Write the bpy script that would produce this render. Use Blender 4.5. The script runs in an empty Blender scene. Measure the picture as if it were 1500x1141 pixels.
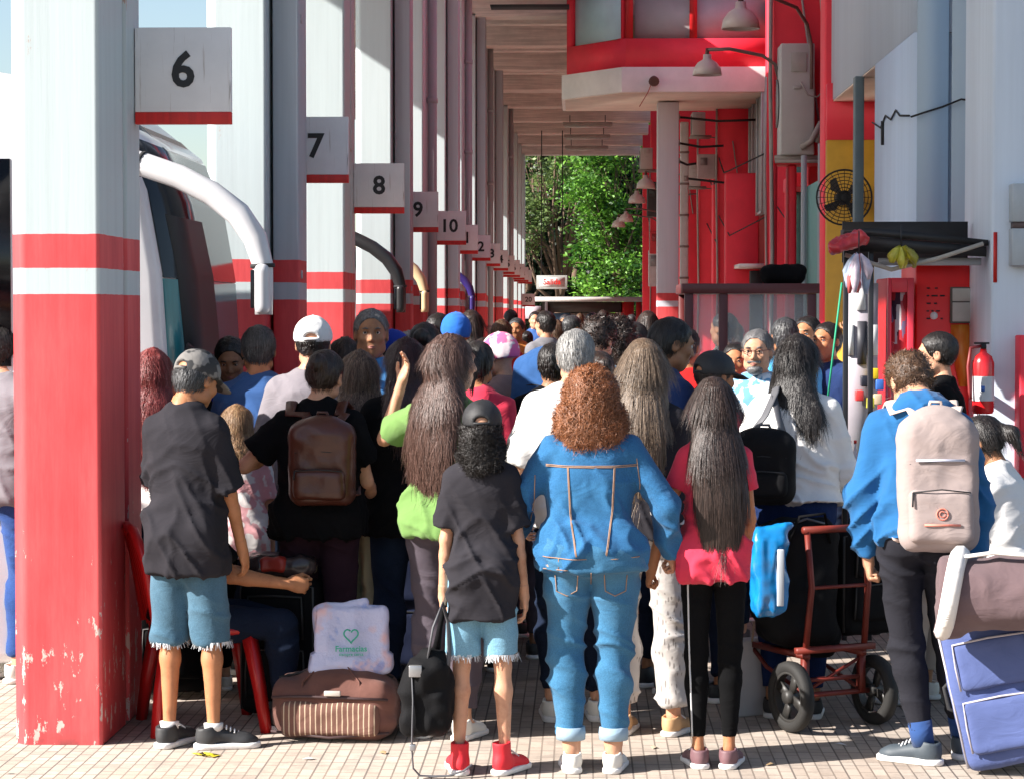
import bpy, math, random
import numpy as np
from mathutils import Vector, Matrix, Euler
from mathutils.bvhtree import BVHTree
rad = math.radians
R = random.Random(7)
SC = bpy.context.scene
COL = SC.collection

# ---------------------------------------------------------------- materials
MC = {}
def nodes(m):
    m.use_nodes = True
    nt = m.node_tree
    return nt, nt.nodes, nt.links, nt.nodes['Principled BSDF']
def N(nt, t, **kw):
    n = nt.nodes.new(t)
    for k, v in kw.items():
        if k in n.inputs: n.inputs[k].default_value = v
        else: setattr(n, k, v)
    return n
def ramp(nt, fac, stops, interp='LINEAR'):
    r = nt.nodes.new('ShaderNodeValToRGB'); r.color_ramp.interpolation = interp
    el = r.color_ramp.elements
    while len(el) < len(stops): el.new(0.5)
    for e, (p, c) in zip(el, stops):
        e.position = p; e.color = (*c, 1) if len(c) == 3 else c
    nt.links.new(fac, r.inputs['Fac']); return r.outputs['Color']
def mixc(nt, f, a, b, mode='MIX'):
    m = nt.nodes.new('ShaderNodeMix'); m.data_type = 'RGBA'; m.blend_type = mode
    for i, v in ((0, f), (6, a), (7, b)):
        if hasattr(v, 'links') or hasattr(v, 'is_linked'): nt.links.new(v, m.inputs[i])
        else: m.inputs[i].default_value = (*v, 1) if isinstance(v, tuple) and len(v) == 3 else v
    return m.outputs[2]
def math_(nt, op, a, b=0.0, c=0.0, clamp=False):
    m = nt.nodes.new('ShaderNodeMath'); m.operation = op; m.use_clamp = clamp
    for i, v in ((0, a), (1, b), (2, c)):
        if hasattr(v, 'is_linked'): nt.links.new(v, m.inputs[i])
        else: m.inputs[i].default_value = v
    return m.outputs[0]
def coord(nt, scale=(1, 1, 1), which='Object', rot=(0, 0, 0)):
    tc = nt.nodes.new('ShaderNodeTexCoord'); mp = nt.nodes.new('ShaderNodeMapping')
    mp.inputs['Scale'].default_value = scale; mp.inputs['Rotation'].default_value = rot
    nt.links.new(tc.outputs[which], mp.inputs[0]); return mp.outputs[0]
def noise(nt, vec, scale=5, detail=4, rough=.55):
    n = nt.nodes.new('ShaderNodeTexNoise'); n.inputs['Scale'].default_value = scale
    n.inputs['Detail'].default_value = detail; n.inputs['Roughness'].default_value = rough
    nt.links.new(vec, n.inputs['Vector']); return n.outputs['Fac']
def bump(nt, h, bs, strength=.3, dist=.01):
    b = nt.nodes.new('ShaderNodeBump'); b.inputs['Strength'].default_value = strength
    b.inputs['Distance'].default_value = dist
    nt.links.new(h, b.inputs['Height']); nt.links.new(b.outputs[0], bs.inputs['Normal'])
def sc(c, k): return tuple(min(1, max(0, x * k)) for x in c)

def mat(key, col, rough=.6, metal=0, var=.15, vs=6, bs=0, bscale=40, spec=.5, stretch=(1, 1, 1), coat=0):
    """painted / plain surface with broad tone variation and optional bump"""
    if key in MC: return MC[key]
    m = bpy.data.materials.new(key); nt, n, l, b = nodes(m)
    v = coord(nt, stretch)
    f = noise(nt, v, vs, 5, .6)
    c = ramp(nt, f, [(.25, sc(col, 1 - var)), (.75, sc(col, 1 + var))])
    l.new(c, b.inputs['Base Color'])
    b.inputs['Roughness'].default_value = rough; b.inputs['Metallic'].default_value = metal
    b.inputs['Specular IOR Level'].default_value = spec
    if coat: b.inputs['Coat Weight'].default_value = coat
    if bs: bump(nt, noise(nt, v, bscale, 4), b, bs, .004)
    MC[key] = m; return m
def cloth(key, col, var=.18, sheen=.1, weave=500, kind='plain', col2=None, rough=.95):
    if key in MC: return MC[key]
    m = bpy.data.materials.new(key); nt, n, l, b = nodes(m)
    v = coord(nt)
    f = noise(nt, v, 4, 3, .5)
    c = ramp(nt, f, [(.3, sc(col, 1 - var)), (.7, sc(col, 1 + var))])
    if kind == 'denim':
        f2 = noise(nt, coord(nt, (1, 1, 1)), 230, 2, .7)
        c = mixc(nt, .4, c, ramp(nt, f2, [(.35, sc(col, .6)), (.65, sc(col, 1.5))]))
        f3 = noise(nt, v, 3.2, 3)
        c = mixc(nt, ramp(nt, f3, [(.5, (0, 0, 0)), (.75, (.3, .3, .3))]), c, sc(col2 or col, 1.5))
    if kind == 'pattern':
        w = N(nt, 'ShaderNodeTexVoronoi'); w.inputs['Scale'].default_value = 62; l.new(coord(nt, (1, 1, .28)), w.inputs['Vector'])
        f2 = noise(nt, v, 30, 3)
        c = mixc(nt, ramp(nt, math_(nt, 'ADD', w.outputs['Distance'], math_(nt, 'MULTIPLY', f2, .35)), [(.42, (0, 0, 0)), (.5, (1, 1, 1))]), c, col2)
    if kind == 'stripe':
        w = N(nt, 'ShaderNodeTexWave'); w.bands_direction = 'X'; w.inputs['Scale'].default_value = 14
        w.inputs['Distortion'].default_value = .6
        l.new(v, w.inputs['Vector'])
        c = mixc(nt, ramp(nt, w.outputs['Fac'], [(.86, (0, 0, 0)), (.93, (1, 1, 1))]), c, col2)
    if kind == 'camo':
        f2 = noise(nt, v, 14, 2)
        c = mixc(nt, ramp(nt, f2, [(.48, (0, 0, 0)), (.52, (1, 1, 1))]), c, col2)
    l.new(c, b.inputs['Base Color']); b.inputs['Roughness'].default_value = rough
    b.inputs['Sheen Weight'].default_value = sheen if max(col) > .1 else 0; b.inputs['Specular IOR Level'].default_value = .12
    fold = N(nt, 'ShaderNodeTexNoise'); fold.inputs['Scale'].default_value = 1; fold.inputs['Detail'].default_value = 3; fold.inputs['Distortion'].default_value = 1.2; l.new(coord(nt, (5, 5, 9)), fold.inputs['Vector'])
    rf = math_(nt, 'ABSOLUTE', math_(nt, 'SUBTRACT', fold.outputs['Fac'], .5))
    h = math_(nt, 'ADD', math_(nt, 'MULTIPLY', rf, -3.0), math_(nt, 'MULTIPLY', noise(nt, v, weave, 1), .12))
    bump(nt, h, b, .28, .012)
    MC[key] = m; return m
def skinm(key, col):
    if key in MC: return MC[key]
    m = bpy.data.materials.new(key); nt, n, l, b = nodes(m)
    v = coord(nt)
    f = noise(nt, v, 16, 6, .7)
    c = ramp(nt, f, [(.3, (col[0] * .80, col[1] * .70, col[2] * .66)), (.5, col), (.7, (min(1, col[0] * 1.12), col[1] * 1.10, col[2] * 1.08))])
    l.new(c, b.inputs['Base Color']); b.inputs['Roughness'].default_value = .52
    b.inputs['Subsurface Weight'].default_value = .08; b.inputs['Subsurface Radius'].default_value = (.02, .008, .004)
    b.inputs['Specular IOR Level'].default_value = .35
    bump(nt, noise(nt, v, 160, 3), b, .12, .003)
    MC[key] = m; return m
def hairm(key, col, hi=None):
    if key in MC: return MC[key]
    hi = sc(hi, .85) if hi else sc(col, 2.2)
    m = bpy.data.materials.new(key); nt, n, l, b = nodes(m)
    f = noise(nt, coord(nt, (150, 150, 6)), 1.0, 4, .6)
    c = ramp(nt, f, [(.32, sc(col, .6)), (.5, col), (.75, tuple(.5 * a + .5 * b_ for a, b_ in zip(col, hi)))])
    at = nt.nodes.new('ShaderNodeAttribute'); at.attribute_name = 'tint'
    c = mixc(nt, math_(nt, 'MULTIPLY', at.outputs['Fac'], .7), c, hi)
    l.new(c, b.inputs['Base Color']); b.inputs['Roughness'].default_value = .42
    b.inputs['Specular IOR Level'].default_value = .45
    b.inputs['Anisotropic'].default_value = .5
    bump(nt, f, b, .5, .008)
    MC[key] = m; return m

# ---------------------------------------------------------------- numpy helpers
def vnoise(P, f, seed=0):
    Q = P * np.asarray(f, float) + seed * 17.31
    i = np.floor(Q).astype(np.int64); t = Q - i; t = t * t * (3 - 2 * t)
    def hsh(a, b, c):
        n = (a * 73856093) ^ (b * 19349663) ^ (c * 83492791) ^ (seed * 2654435)
        n = (n ^ (n >> 13)) * 1274126177 & 0x7fffffff
        return ((n ^ (n >> 16)) & 0xffff) / 65535.0
    r = 0
    for dx in (0, 1):
        wx = t[:, 0] if dx else 1 - t[:, 0]
        for dy in (0, 1):
            wy = t[:, 1] if dy else 1 - t[:, 1]
            for dz in (0, 1):
                wz = t[:, 2] if dz else 1 - t[:, 2]
                r = r + wx * wy * wz * hsh(i[:, 0] + dx, i[:, 1] + dy, i[:, 2] + dz)
    return r * 2 - 1
def vnormals(V, F):
    a, b, c, d = (V[F[:, i]] for i in range(4))
    n = np.cross(c - a, d - b)
    Nn = np.zeros_like(V)
    for i in range(4):
        for k in range(3): Nn[:, k] += np.bincount(F[:, i], n[:, k], len(V))
    return Nn / (np.linalg.norm(Nn, axis=1, keepdims=True) + 1e-12)
def smooth_pass(V, F, it=1, k=.5):
    for _ in range(it):
        S = np.zeros_like(V); C = np.zeros(len(V))
        for i in range(4):
            a, b = F[:, i], F[:, (i + 1) % 4]
            C += np.bincount(a, minlength=len(V)) + np.bincount(b, minlength=len(V))
            for q in range(3):
                S[:, q] += np.bincount(a, V[b, q], len(V)) + np.bincount(b, V[a, q], len(V))
        V = V * (1 - k) + k * S / np.maximum(C, 1)[:, None]
    return V
EC = [(0, 1), (2, 3), (4, 5), (6, 7), (0, 2), (1, 3), (4, 6), (5, 7), (0, 4), (1, 5), (2, 6), (3, 7)]
class Grid:
    """signed distance volume on a regular grid, meshed with surface nets"""
    def __init__(s, lo, hi, h):
        s.lo = np.array(lo, float); s.h = h
        s.n = np.maximum(4, np.ceil((np.array(hi) - s.lo) / h).astype(int) + 1)
        s.D = np.ones(s.n)
        s.ax = [s.lo[i] + h * np.arange(s.n[i]) for i in range(3)]
    def region(s, lo, hi):
        a = np.clip(np.floor((np.array(lo) - s.lo) / s.h).astype(int), 0, s.n - 1)
        b = np.clip(np.ceil((np.array(hi) - s.lo) / s.h).astype(int) + 1, 1, s.n)
        sl = tuple(slice(a[i], max(a[i] + 1, b[i])) for i in range(3))
        return sl, s.ax[0][sl[0]][:, None, None], s.ax[1][sl[1]][None, :, None], s.ax[2][sl[2]][None, None, :]
    def mix(s, sl, d, k, sub=False):
        o = s.D[sl]
        if sub:
            h = np.maximum(k - np.abs(o + d), 0) / max(k, 1e-6)
            s.D[sl] = np.maximum(o, -d) + h * h * k / 4
        else:
            h = np.maximum(k - np.abs(o - d), 0) / max(k, 1e-6)
            s.D[sl] = np.minimum(o, d) - h * h * k / 4
    def cone(s, a, b, ra, rb, k=.02, cap=False, sub=False, sq=None):
        a = np.array(a, float); b = np.array(b, float); m = max(ra, rb) * 1.35 + k + 2 * s.h
        sl, X, Y, Z = s.region(np.minimum(a, b) - m, np.maximum(a, b) + m)
        ab = b - a; L2 = ab @ ab + 1e-12
        px, py, pz = X - a[0], Y - a[1], Z - a[2]
        t = (px * ab[0] + py * ab[1] + pz * ab[2]) / L2
        tc = np.clip(t, 0, 1.25 if cap else 1)
        qx, qy, qz = px - tc * ab[0], py - tc * ab[1], pz - tc * ab[2]
        if sq is not None: qx, qy, qz = qx / sq[0], qy / sq[1], qz / sq[2]
        d = np.sqrt(qx ** 2 + qy ** 2 + qz ** 2) - (ra + (rb - ra) * tc)
        if cap: d = np.maximum(d, (t - 1) * math.sqrt(L2))
        s.mix(sl, d, k, sub); return s
    def ell(s, c, r, k=.02, sub=False, rx=0):
        c = np.array(c, float); r = np.array(r, float); m = max(r) * (1.2 if rx else 1) + k + 2 * s.h
        mm = np.array([m, m, m]) if rx else r + k + 2 * s.h
        sl, X, Y, Z = s.region(c - mm, c + mm)
        x, y, z = X - c[0], Y - c[1], Z - c[2]
        if rx:
            cs, sn = math.cos(rx), math.sin(rx); y, z = y * cs + z * sn, -y * sn + z * cs
        k0 = np.sqrt((x / r[0]) ** 2 + (y / r[1]) ** 2 + (z / r[2]) ** 2) + 1e-9
        k1 = np.sqrt((x / r[0] ** 2) ** 2 + (y / r[1] ** 2) ** 2 + (z / r[2] ** 2) ** 2) + 1e-9
        s.mix(sl, k0 * (k0 - 1) / k1, k, sub); return s
    def loft(s, prof, k=.03, p=2.3, sub=False):
        """prof rows: z, rx, ry, cx, cy"""
        P = np.array([list(q) + [0] * (5 - len(q)) for q in prof], float); P = P[np.argsort(P[:, 0])]
        z0, z1 = P[0, 0], P[-1, 0]; m = k + 3 * s.h
        lo = [min(P[:, 3] - P[:, 1]) - m, min(P[:, 4] - P[:, 2]) - m, z0 - m]
        hi = [max(P[:, 3] + P[:, 1]) + m, max(P[:, 4] + P[:, 2]) + m, z1 + m]
        sl, X, Y, Z = s.region(lo, hi)
        zz = np.clip(Z[0, 0], z0, z1)
        f = [np.interp(zz, P[:, 0], P[:, i])[None, None, :] for i in (1, 2, 3, 4)]
        q = ((np.abs(X - f[2]) / f[0]) ** p + (np.abs(Y - f[3]) / f[1]) ** p) ** (1 / p)
        d = (q - 1) * np.minimum(f[0], f[1]) * np.where(q > 1, 1, 1.0)
        d = np.maximum(d, np.maximum(z0 - Z, Z - z1))
        s.mix(sl, d, k, sub); return s
    def box(s, lo, hi, rr=.02, k=.005, sub=False):
        lo = np.array(lo, float); hi = np.array(hi, float); m = k + 2 * s.h
        c = (lo + hi) / 2; e = (hi - lo) / 2 - rr
        sl, X, Y, Z = s.region(lo - m, hi + m)
        qx, qy, qz = np.abs(X - c[0]) - e[0], np.abs(Y - c[1]) - e[1], np.abs(Z - c[2]) - e[2]
        d = np.sqrt(np.maximum(qx, 0) ** 2 + np.maximum(qy, 0) ** 2 + np.maximum(qz, 0) ** 2) + np.minimum(np.maximum(qx, np.maximum(qy, qz)), 0) - rr
        s.mix(sl, d, k, sub); return s
    def cut(s, nrm, off):
        """remove where nrm.p > off"""
        _, X, Y, Z = s.region(s.lo, s.lo + s.h * s.n)
        s.D = np.maximum(s.D, nrm[0] * X + nrm[1] * Y + nrm[2] * Z - off); return s
    def mesh(s, sm=1):
        D = s.D; D = np.pad(D, 1, constant_values=1.0); lo = s.lo - s.h
        ins = D < 0
        n = np.array(D.shape) - 1
        cnt = np.zeros(n, np.int8)
        for c in range(8):
            x, y, z = c & 1, (c >> 1) & 1, (c >> 2) & 1
            cnt += ins[x:x + n[0], y:y + n[1], z:z + n[2]]
        act = np.argwhere((cnt > 0) & (cnt < 8))
        if len(act) == 0: return np.zeros((0, 3)), np.zeros((0, 4), int)
        idx = -np.ones(n, np.int64); idx[act[:, 0], act[:, 1], act[:, 2]] = np.arange(len(act))
        offs = np.array([[c & 1, (c >> 1) & 1, (c >> 2) & 1] for c in range(8)])
        val = np.stack([D[act[:, 0] + o[0], act[:, 1] + o[1], act[:, 2] + o[2]] for o in offs], 1)
        S = np.zeros((len(act), 3)); C = np.zeros(len(act))
        for i, j in EC:
            a, b = val[:, i], val[:, j]; mk = (a < 0) != (b < 0)
            a_ = np.clip(a, -.5, s.h * 2); b_ = np.clip(b, -.5, s.h * 2)
            t = np.where(mk, a_ / np.where(mk, a_ - b_, 1), 0)
            S += np.where(mk[:, None], offs[i] + (offs[j] - offs[i]) * t[:, None], 0); C += mk
        V = (act + S / C[:, None]) * s.h + lo
        Q = []
        for axn in range(3):
            u, v = (axn + 1) % 3, (axn + 2) % 3
            A = [slice(None)] * 3; B = [slice(None)] * 3
            A[axn] = slice(0, -1); B[axn] = slice(1, None)
            a, b = ins[tuple(A)], ins[tuple(B)]
            e = np.argwhere(a != b)
            e = e[(e[:, u] > 0) & (e[:, v] > 0) & (e[:, u] < D.shape[u] - 1) & (e[:, v] < D.shape[v] - 1)]
            flip = ~a[e[:, 0], e[:, 1], e[:, 2]]
            cs = []
            for du, dv in ((-1, -1), (0, -1), (0, 0), (-1, 0)):
                q = e.copy(); q[:, u] += du; q[:, v] += dv
                cs.append(idx[q[:, 0], q[:, 1], q[:, 2]])
            F = np.stack(cs, 1); F[flip] = F[flip][:, ::-1]
            Q.append(F)
        F = np.concatenate(Q); F = F[(F >= 0).all(1)]
        if sm: V = smooth_pass(V, F, sm)
        return V, F

# ---------------------------------------------------------------- mesh builder
class MB:
    def __init__(s): s.V = []; s.F = []; s.n = 0; s.T = []
    def add(s, V, F, tint=0.0):
        V = np.asarray(V, float).reshape(-1, 3); F = np.asarray(F, np.int64)
        if len(V) == 0: return s
        s.V.append(V); s.F.append(F + s.n); s.n += len(V)
        s.T.append(np.full(len(V), tint) if np.isscalar(tint) else tint); return s
    def xf(s, M):
        A = np.array(M)
        s.V = [v @ A[:3, :3].T + A[:3, 3] for v in s.V]
        if np.linalg.det(A[:3, :3]) < 0: s.F = [f[:, ::-1] for f in s.F]
        return s
    def merge(s, o):
        for V, F, T in zip(o.V, o.F, o.T):
            pass
        off = s.n
        s.V += o.V; s.F += [f + off for f in o.F]; s.T += o.T; s.n += o.n; return s
    def copy(s):
        m = MB(); m.V = [v.copy() for v in s.V]; m.F = [f.copy() for f in s.F]; m.T = list(s.T); m.n = s.n; return m
    def verts(s): return np.concatenate(s.V)
    def box(s, lo, hi, M=None):
        x0, y0, z0 = lo; x1, y1, z1 = hi
        V = np.array([[x, y, z] for z in (z0, z1) for y in (y0, y1) for x in (x0, x1)], float)
        F = np.array([[0, 2, 3, 1], [4, 5, 7, 6], [0, 1, 5, 4], [2, 6, 7, 3], [0, 4, 6, 2], [1, 3, 7, 5]])
        if M is not None:
            A = np.array(M); V = V @ A[:3, :3].T + A[:3, 3]
        return s.add(V, F)
    def cbox(s, c, sz, M=None):
        return s.box([c[i] - sz[i] / 2 for i in range(3)], [c[i] + sz[i] / 2 for i in range(3)], M)
    def tube(s, pts, r, n=8, cap=True, flat=1.0, up=None):
        P = np.array(pts, float); m = len(P)
        r = np.full(m, r) if np.isscalar(r) else np.array(r, float)
        T = np.gradient(P, axis=0); T /= np.linalg.norm(T, axis=1, keepdims=True) + 1e-12
        u = np.array(up if up is not None else ((0, 0, 1) if abs(T[0, 2]) < .9 else (1, 0, 0)), float)
        V = []
        for i in range(m):
            u = u - T[i] * (u @ T[i]); u /= np.linalg.norm(u) + 1e-12
            w = np.cross(T[i], u)
            a = np.arange(n) * 2 * math.pi / n
            V.append(P[i] + r[i] * (np.cos(a)[:, None] * u * flat + np.sin(a)[:, None] * w))
        V = np.concatenate(V)
        F = [[i * n + j, i * n + (j + 1) % n, (i + 1) * n + (j + 1) % n, (i + 1) * n + j] for i in range(m - 1) for j in range(n)]
        s.add(V, F)
        if cap:
            for i, rev in ((0, True), (m - 1, False)):
                b = s.n - m * n + i * n if i else s.n - m * n
            base = s.n - m * n
            c0 = np.array([P[0], P[-1]]); s.add(c0, np.zeros((0, 4), int))
            k = s.n - 2
            tr = [[k, base + (j + 1) % n, base + j] for j in range(n)] + [[k + 1, base + (m - 1) * n + j, base + (m - 1) * n + (j + 1) % n] for j in range(n)]
            s.F.append(np.array(tr))
        return s
    def cyl(s, a, b, r1, r2=None, n=16): return s.tube([a, b], [r1, r1 if r2 is None else r2], n, up=None)
    def lathe(s, prof, n=20, c=(0, 0, 0), M=None):
        a = np.arange(n) * 2 * math.pi / n
        V = np.array([[r * math.cos(t), r * math.sin(t), z] for r, z in prof for t in a])
        if M is not None:
            A = np.array(M); V = V @ A[:3, :3].T + A[:3, 3]
        V = V + np.array(c)
        return s.add(V, [[i * n + j, i * n + (j + 1) % n, (i + 1) * n + (j + 1) % n, (i + 1) * n + j] for i in range(len(prof) - 1) for j in range(n)])
    def prism(s, poly, ax, a, b):
        """extrude 2-D polygon (other two axes in order) along axis ax from a to b"""
        o = [i for i in range(3) if i != ax]; n = len(poly)
        V = np.zeros((2 * n, 3))
        for i, (u, v) in enumerate(poly):
            for q, w in ((0, a), (n, b)): V[i + q, o[0]] = u; V[i + q, o[1]] = v; V[i + q, ax] = w
        s.add(V, [[i, (i + 1) % n, n + (i + 1) % n, n + i] for i in range(n)])
        k = s.n - 2 * n
        s.F.append(('ng', [k + i for i in range(n)][::-1])); s.F.append(('ng', [k + n + i for i in range(n)]))
        return s
    def build(s, name, m, parent=None, smooth=False, bev=0, loc=None, rz=0, seg=2, ang=True):
        V = np.concatenate(s.V)
        loops = []; sizes = []
        for f in s.F:
            if isinstance(f, tuple): loops.append(np.array(f[1])); sizes.append(np.array([len(f[1])])); continue
            if len(f) == 0: continue
            loops.append(f.ravel()); sizes.append(np.full(len(f), f.shape[1]))
        L = np.concatenate(loops).astype(np.int32); S = np.concatenate(sizes).astype(np.int32)
        me = bpy.data.meshes.new(name)
        me.vertices.add(len(V)); me.vertices.foreach_set('co', V.astype(np.float32).ravel())
        me.loops.add(len(L)); me.loops.foreach_set('vertex_index', L)
        me.polygons.add(len(S)); me.polygons.foreach_set('loop_start', np.concatenate([[0], np.cumsum(S)[:-1]]).astype(np.int32))
        me.polygons.foreach_set('loop_total', S)
        if smooth: me.polygons.foreach_set('use_smooth', np.ones(len(S), bool))
        me.update(calc_edges=True); me.validate()
        if any((t != 0).any() for t in s.T) and len(me.vertices) == len(V):
            at = me.attributes.new('tint', 'FLOAT', 'POINT'); at.data.foreach_set('value', np.concatenate(s.T).astype(np.float32))
        o = bpy.data.objects.new(name, me); COL.objects.link(o)
        for q in (m if isinstance(m, (list, tuple)) else [m]): me.materials.append(q)
        if parent is not None: o.parent = parent
        if loc is not None: o.location = loc
        if rz: o.rotation_euler = (0, 0, rz)
        if bev:
            b = o.modifiers.new('bevel', 'BEVEL'); b.width = bev; b.segments = seg; b.limit_method = 'ANGLE'; b.angle_limit = rad(40)
            if seg > 1:
                pass
        return o
def _mbng_fix():
    # n-gon faces inside MB need offsetting on merge/xf
    def xf(s, M):
        A = np.array(M); s.V = [v @ A[:3, :3].T + A[:3, 3] for v in s.V]
        if np.linalg.det(A[:3, :3]) < 0: s.F = [('ng', f[1][::-1]) if isinstance(f, tuple) else f[:, ::-1] for f in s.F]
        return s
    def merge(s, o):
        off = s.n; s.V += [v.copy() for v in o.V]; s.T += o.T; s.n += o.n
        s.F += [('ng', [q + off for q in f[1]]) if isinstance(f, tuple) else f + off for f in o.F]; return s
    MB.xf = xf; MB.merge = merge
_mbng_fix()

def parts(name, m, parent, *mbs, **kw):
    return [q.build(name, m, parent, **kw) for q in mbs]
def tag(o, label=None, cat=None, group=None, kind=None):
    if label: o['label'] = label
    if cat: o['category'] = cat
    if group: o['group'] = group
    if kind: o['kind'] = kind
    return o
def thing(name, label, cat, loc=(0, 0, 0), rz=0, group=None):
    o = bpy.data.objects.new(name, None); COL.objects.link(o); o.location = loc; o.rotation_euler = (0, 0, rz)
    o.empty_display_size = .1
    return tag(o, label, cat, group)
def text_mb(txt, size, thick=.004, offset=0.0, res=3):
    cu = bpy.data.curves.new('lettering', 'FONT'); cu.body = txt; cu.size = size; cu.extrude = thick / 2; cu.offset = offset
    cu.align_x = 'CENTER'; cu.align_y = 'CENTER'; cu.resolution_u = res
    ob = bpy.data.objects.new('lettering', cu); COL.objects.link(ob)
    me = bpy.data.meshes.new_from_object(ob.evaluated_get(bpy.context.evaluated_depsgraph_get()))
    mb = MB(); V = np.array([v.co[:] for v in me.vertices])
    if len(V):
        V = np.stack([V[:, 0], -V[:, 2], V[:, 1]], 1)      # stand the text up, reading from -Y
        mb.V.append(V); mb.n = len(V); mb.T.append(np.zeros(len(V)))
        mb.F += [('ng', list(p.vertices)) for p in me.polygons]
    bpy.data.objects.remove(ob); bpy.data.curves.remove(cu); bpy.data.meshes.remove(me)
    return mb

# ---------------------------------------------------------------- camera
FPX, CXP, CYP, CAMZ = 3400.0, 750.0, 570.5, 1.8
cam = bpy.data.cameras.new('camera'); camo = bpy.data.objects.new('camera', cam); COL.objects.link(camo)
cam.sensor_width = 36; cam.lens = FPX / 1500 * 36; cam.clip_start = .1; cam.clip_end = 2000
camo.location = (0, 0, CAMZ)
camo.rotation_euler = (rad(90) - math.atan(115.5 / FPX), 0, math.atan(100 / FPX))
SC.camera = camo
_CM = camo.rotation_euler.to_matrix()
def at(x, y, Y):
    """world point seen at photo pixel (x, y) at corridor distance Y"""
    d = _CM @ Vector(((x - CXP) / FPX, (CYP - y) / FPX, -1)); t = Y / d.y
    return Vector((d.x * t, Y, CAMZ + d.z * t))
# ---------------------------------------------------------------- people
SKIN = dict(tan=(.46, .20, .095), light=(.60, .32, .20), dark=(.26, .12, .06), mid=(.33, .16, .085))
HCACHE = {}
def unit(v): v = np.array(v, float); return v / (np.linalg.norm(v) + 1e-12)
def M4(R3=None, t=(0, 0, 0)):
    M = np.eye(4)
    if R3 is not None: M[:3, :3] = np.array(R3)
    M[:3, 3] = t; return M
def about(M3, piv):
    A = np.eye(4); A[:3, :3] = M3; A[:3, 3] = np.array(piv) - np.array(M3) @ np.array(piv); return A

def head_mb(sex, h):
    k = ('head', sex, h)
    if k not in HCACHE:
        g = Grid((-.11, -.13, -.21), (.11, .15, .14), h)
        g.ell((0, -.014, .028), (.075, .094, .084), .02)
        g.ell((0, .022, -.032), (.060 if sex == 'm' else .056, .068, .080), .03)
        g.ell((0, .052, -.088), (.032 if sex == 'm' else .026, .030, .028), .03)
        g.cone((-.045, .02, -.07), (.045, .02, -.07), .022, .022, .03)
        g.cone((-.026, .078, .026), (.026, .078, .026), .011, .011, .02)
        g.ell((-.036, .066, -.022), (.022, .018, .018), .02); g.ell((.036, .066, -.022), (.022, .018, .018), .02)
        for sx in (-1, 1): g.ell((sx * .030, .094, .008), (.015, .012, .010), .012, sub=True)
        g.cone((0, .084, .010), (0, .102, -.026), .007, .011, .012)
        for sx in (-1, 1): g.ell((sx * .011, .094, -.030), (.008, .009, .007), .006)
        g.cone((-.017, .082, -.056), (.017, .082, -.056), .007, .007, .008)
        g.cone((-.014, .080, -.067), (.014, .080, -.067), .008, .008, .006)
        g.cone((-.020, .096, -.0615), (.020, .096, -.0615), .0035, .0035, .004, sub=True)
        for sx in (-1, 1):
            g.ell((sx * .076, -.010, -.008), (.010, .021, .031), .008)
            g.ell((sx * .086, -.004, -.004), (.006, .011, .017), .005, sub=True)
        g.cone((0, -.022, -.06), (0, -.032, -.135), .050 if sex == 'm' else .043, .052 if sex == 'm' else .045, .03)
        HCACHE[k] = g.mesh(1)
    V, F = HCACHE[k]; return MB().add(V, F)
def hand_mb(pose, h=.004):
    """right hand: wrist at origin, fingers toward -z, thumb toward +y, palm toward -x"""
    k = ('hand', pose, h)
    if k not in HCACHE:
        g = Grid((-.10, -.07, -.21), (.05, .10, .04), h)
        g.cone((0, 0, .03), (0, 0, -.02), .027, .025, .01)
        g.ell((0, .004, -.055), (.017, .040, .046), .02)
        g.ell((-.006, .026, -.035), (.015, .017, .03), .012)
        cl = dict(relax=(.25, .5, .4), grip=(1.2, 1.5, 1.0), flat=(.08, .12, .1))[pose]
        for i, (y, L) in enumerate(((.032, .070), (.011, .078), (-.010, .072), (-.029, .057))):
            p = np.array([-.002, y, -.092 + abs(i - 1) * .004]); a = 0; r = .0092 - .0006 * i
            for j, (seg, da) in enumerate(zip((.46, .30, .24), cl)):
                a += da * (1 + .12 * (i - 1)); q = p + L * seg * np.array([-math.sin(a), (1.5 - i) * .02, -math.cos(a)])
                g.cone(p, q, r, r - .0009, .003); p = q; r -= .0008
        c = .4 if pose == 'grip' else 0
        g.cone((-.004, .030, -.030), (-.014 - .02 * c, .056 - .02 * c, -.062), .013, .0105, .008)
        g.cone((-.014 - .02 * c, .056 - .02 * c, -.062), (-.022 - .06 * c, .060 - .05 * c, -.092), .0105, .0085, .004)
        HCACHE[k] = g.mesh(1)
    V, F = HCACHE[k]; return MB().add(V, F)
def shoe_mb(kind, h=.006):
    k = ('shoe', kind, h)
    if k not in HCACHE:
        g = Grid((-.07, -.11, -.01), (.07, .23, .24), h)
        g.ell((0, -.028, .050), (.038, .050, .050), .02); g.cone((0, 0, .058), (0, .125, .034), .036, .031, .03, sq=(1.1, 1, 1))
        g.ell((0, .135, .030), (.043, .058, .027), .03)
        top = dict(low=.095, high=.150)[kind]
        g.cone((0, -.022, .05), (0, -.03, top), .040, .043, .02, cap=True)
        g.cone((0, -.030, top - .03), (0, -.032, top + .06), .030, .034, .003, sub=True)
        g.cut((0, 0, -1), -.016)
        V, F = g.mesh(1)
        s = Grid((-.08, -.12, -.02), (.08, .24, .06), h)
        s.cone((0, -.040, .014), (0, .150, .014), .046, .052, .005, sq=(.98, 1, 1)); s.cut((0, 0, -1), 0); s.cut((0, 0, 1), .027)
        lace = MB()
        for i in range(5):
            y = .052 + .017 * i; z = .097 - .0085 * i if kind == 'low' else .100 - .010 * i
            lace.tube([(-.026, y, z - .012), (0, y + .003, z), (.026, y, z - .012)], .0035, 5)
        HCACHE[k] = ((V, F), s.mesh(1), lace)
    u, s, l = HCACHE[k]
    return MB().add(*u), MB().add(*s), l.copy()

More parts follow.
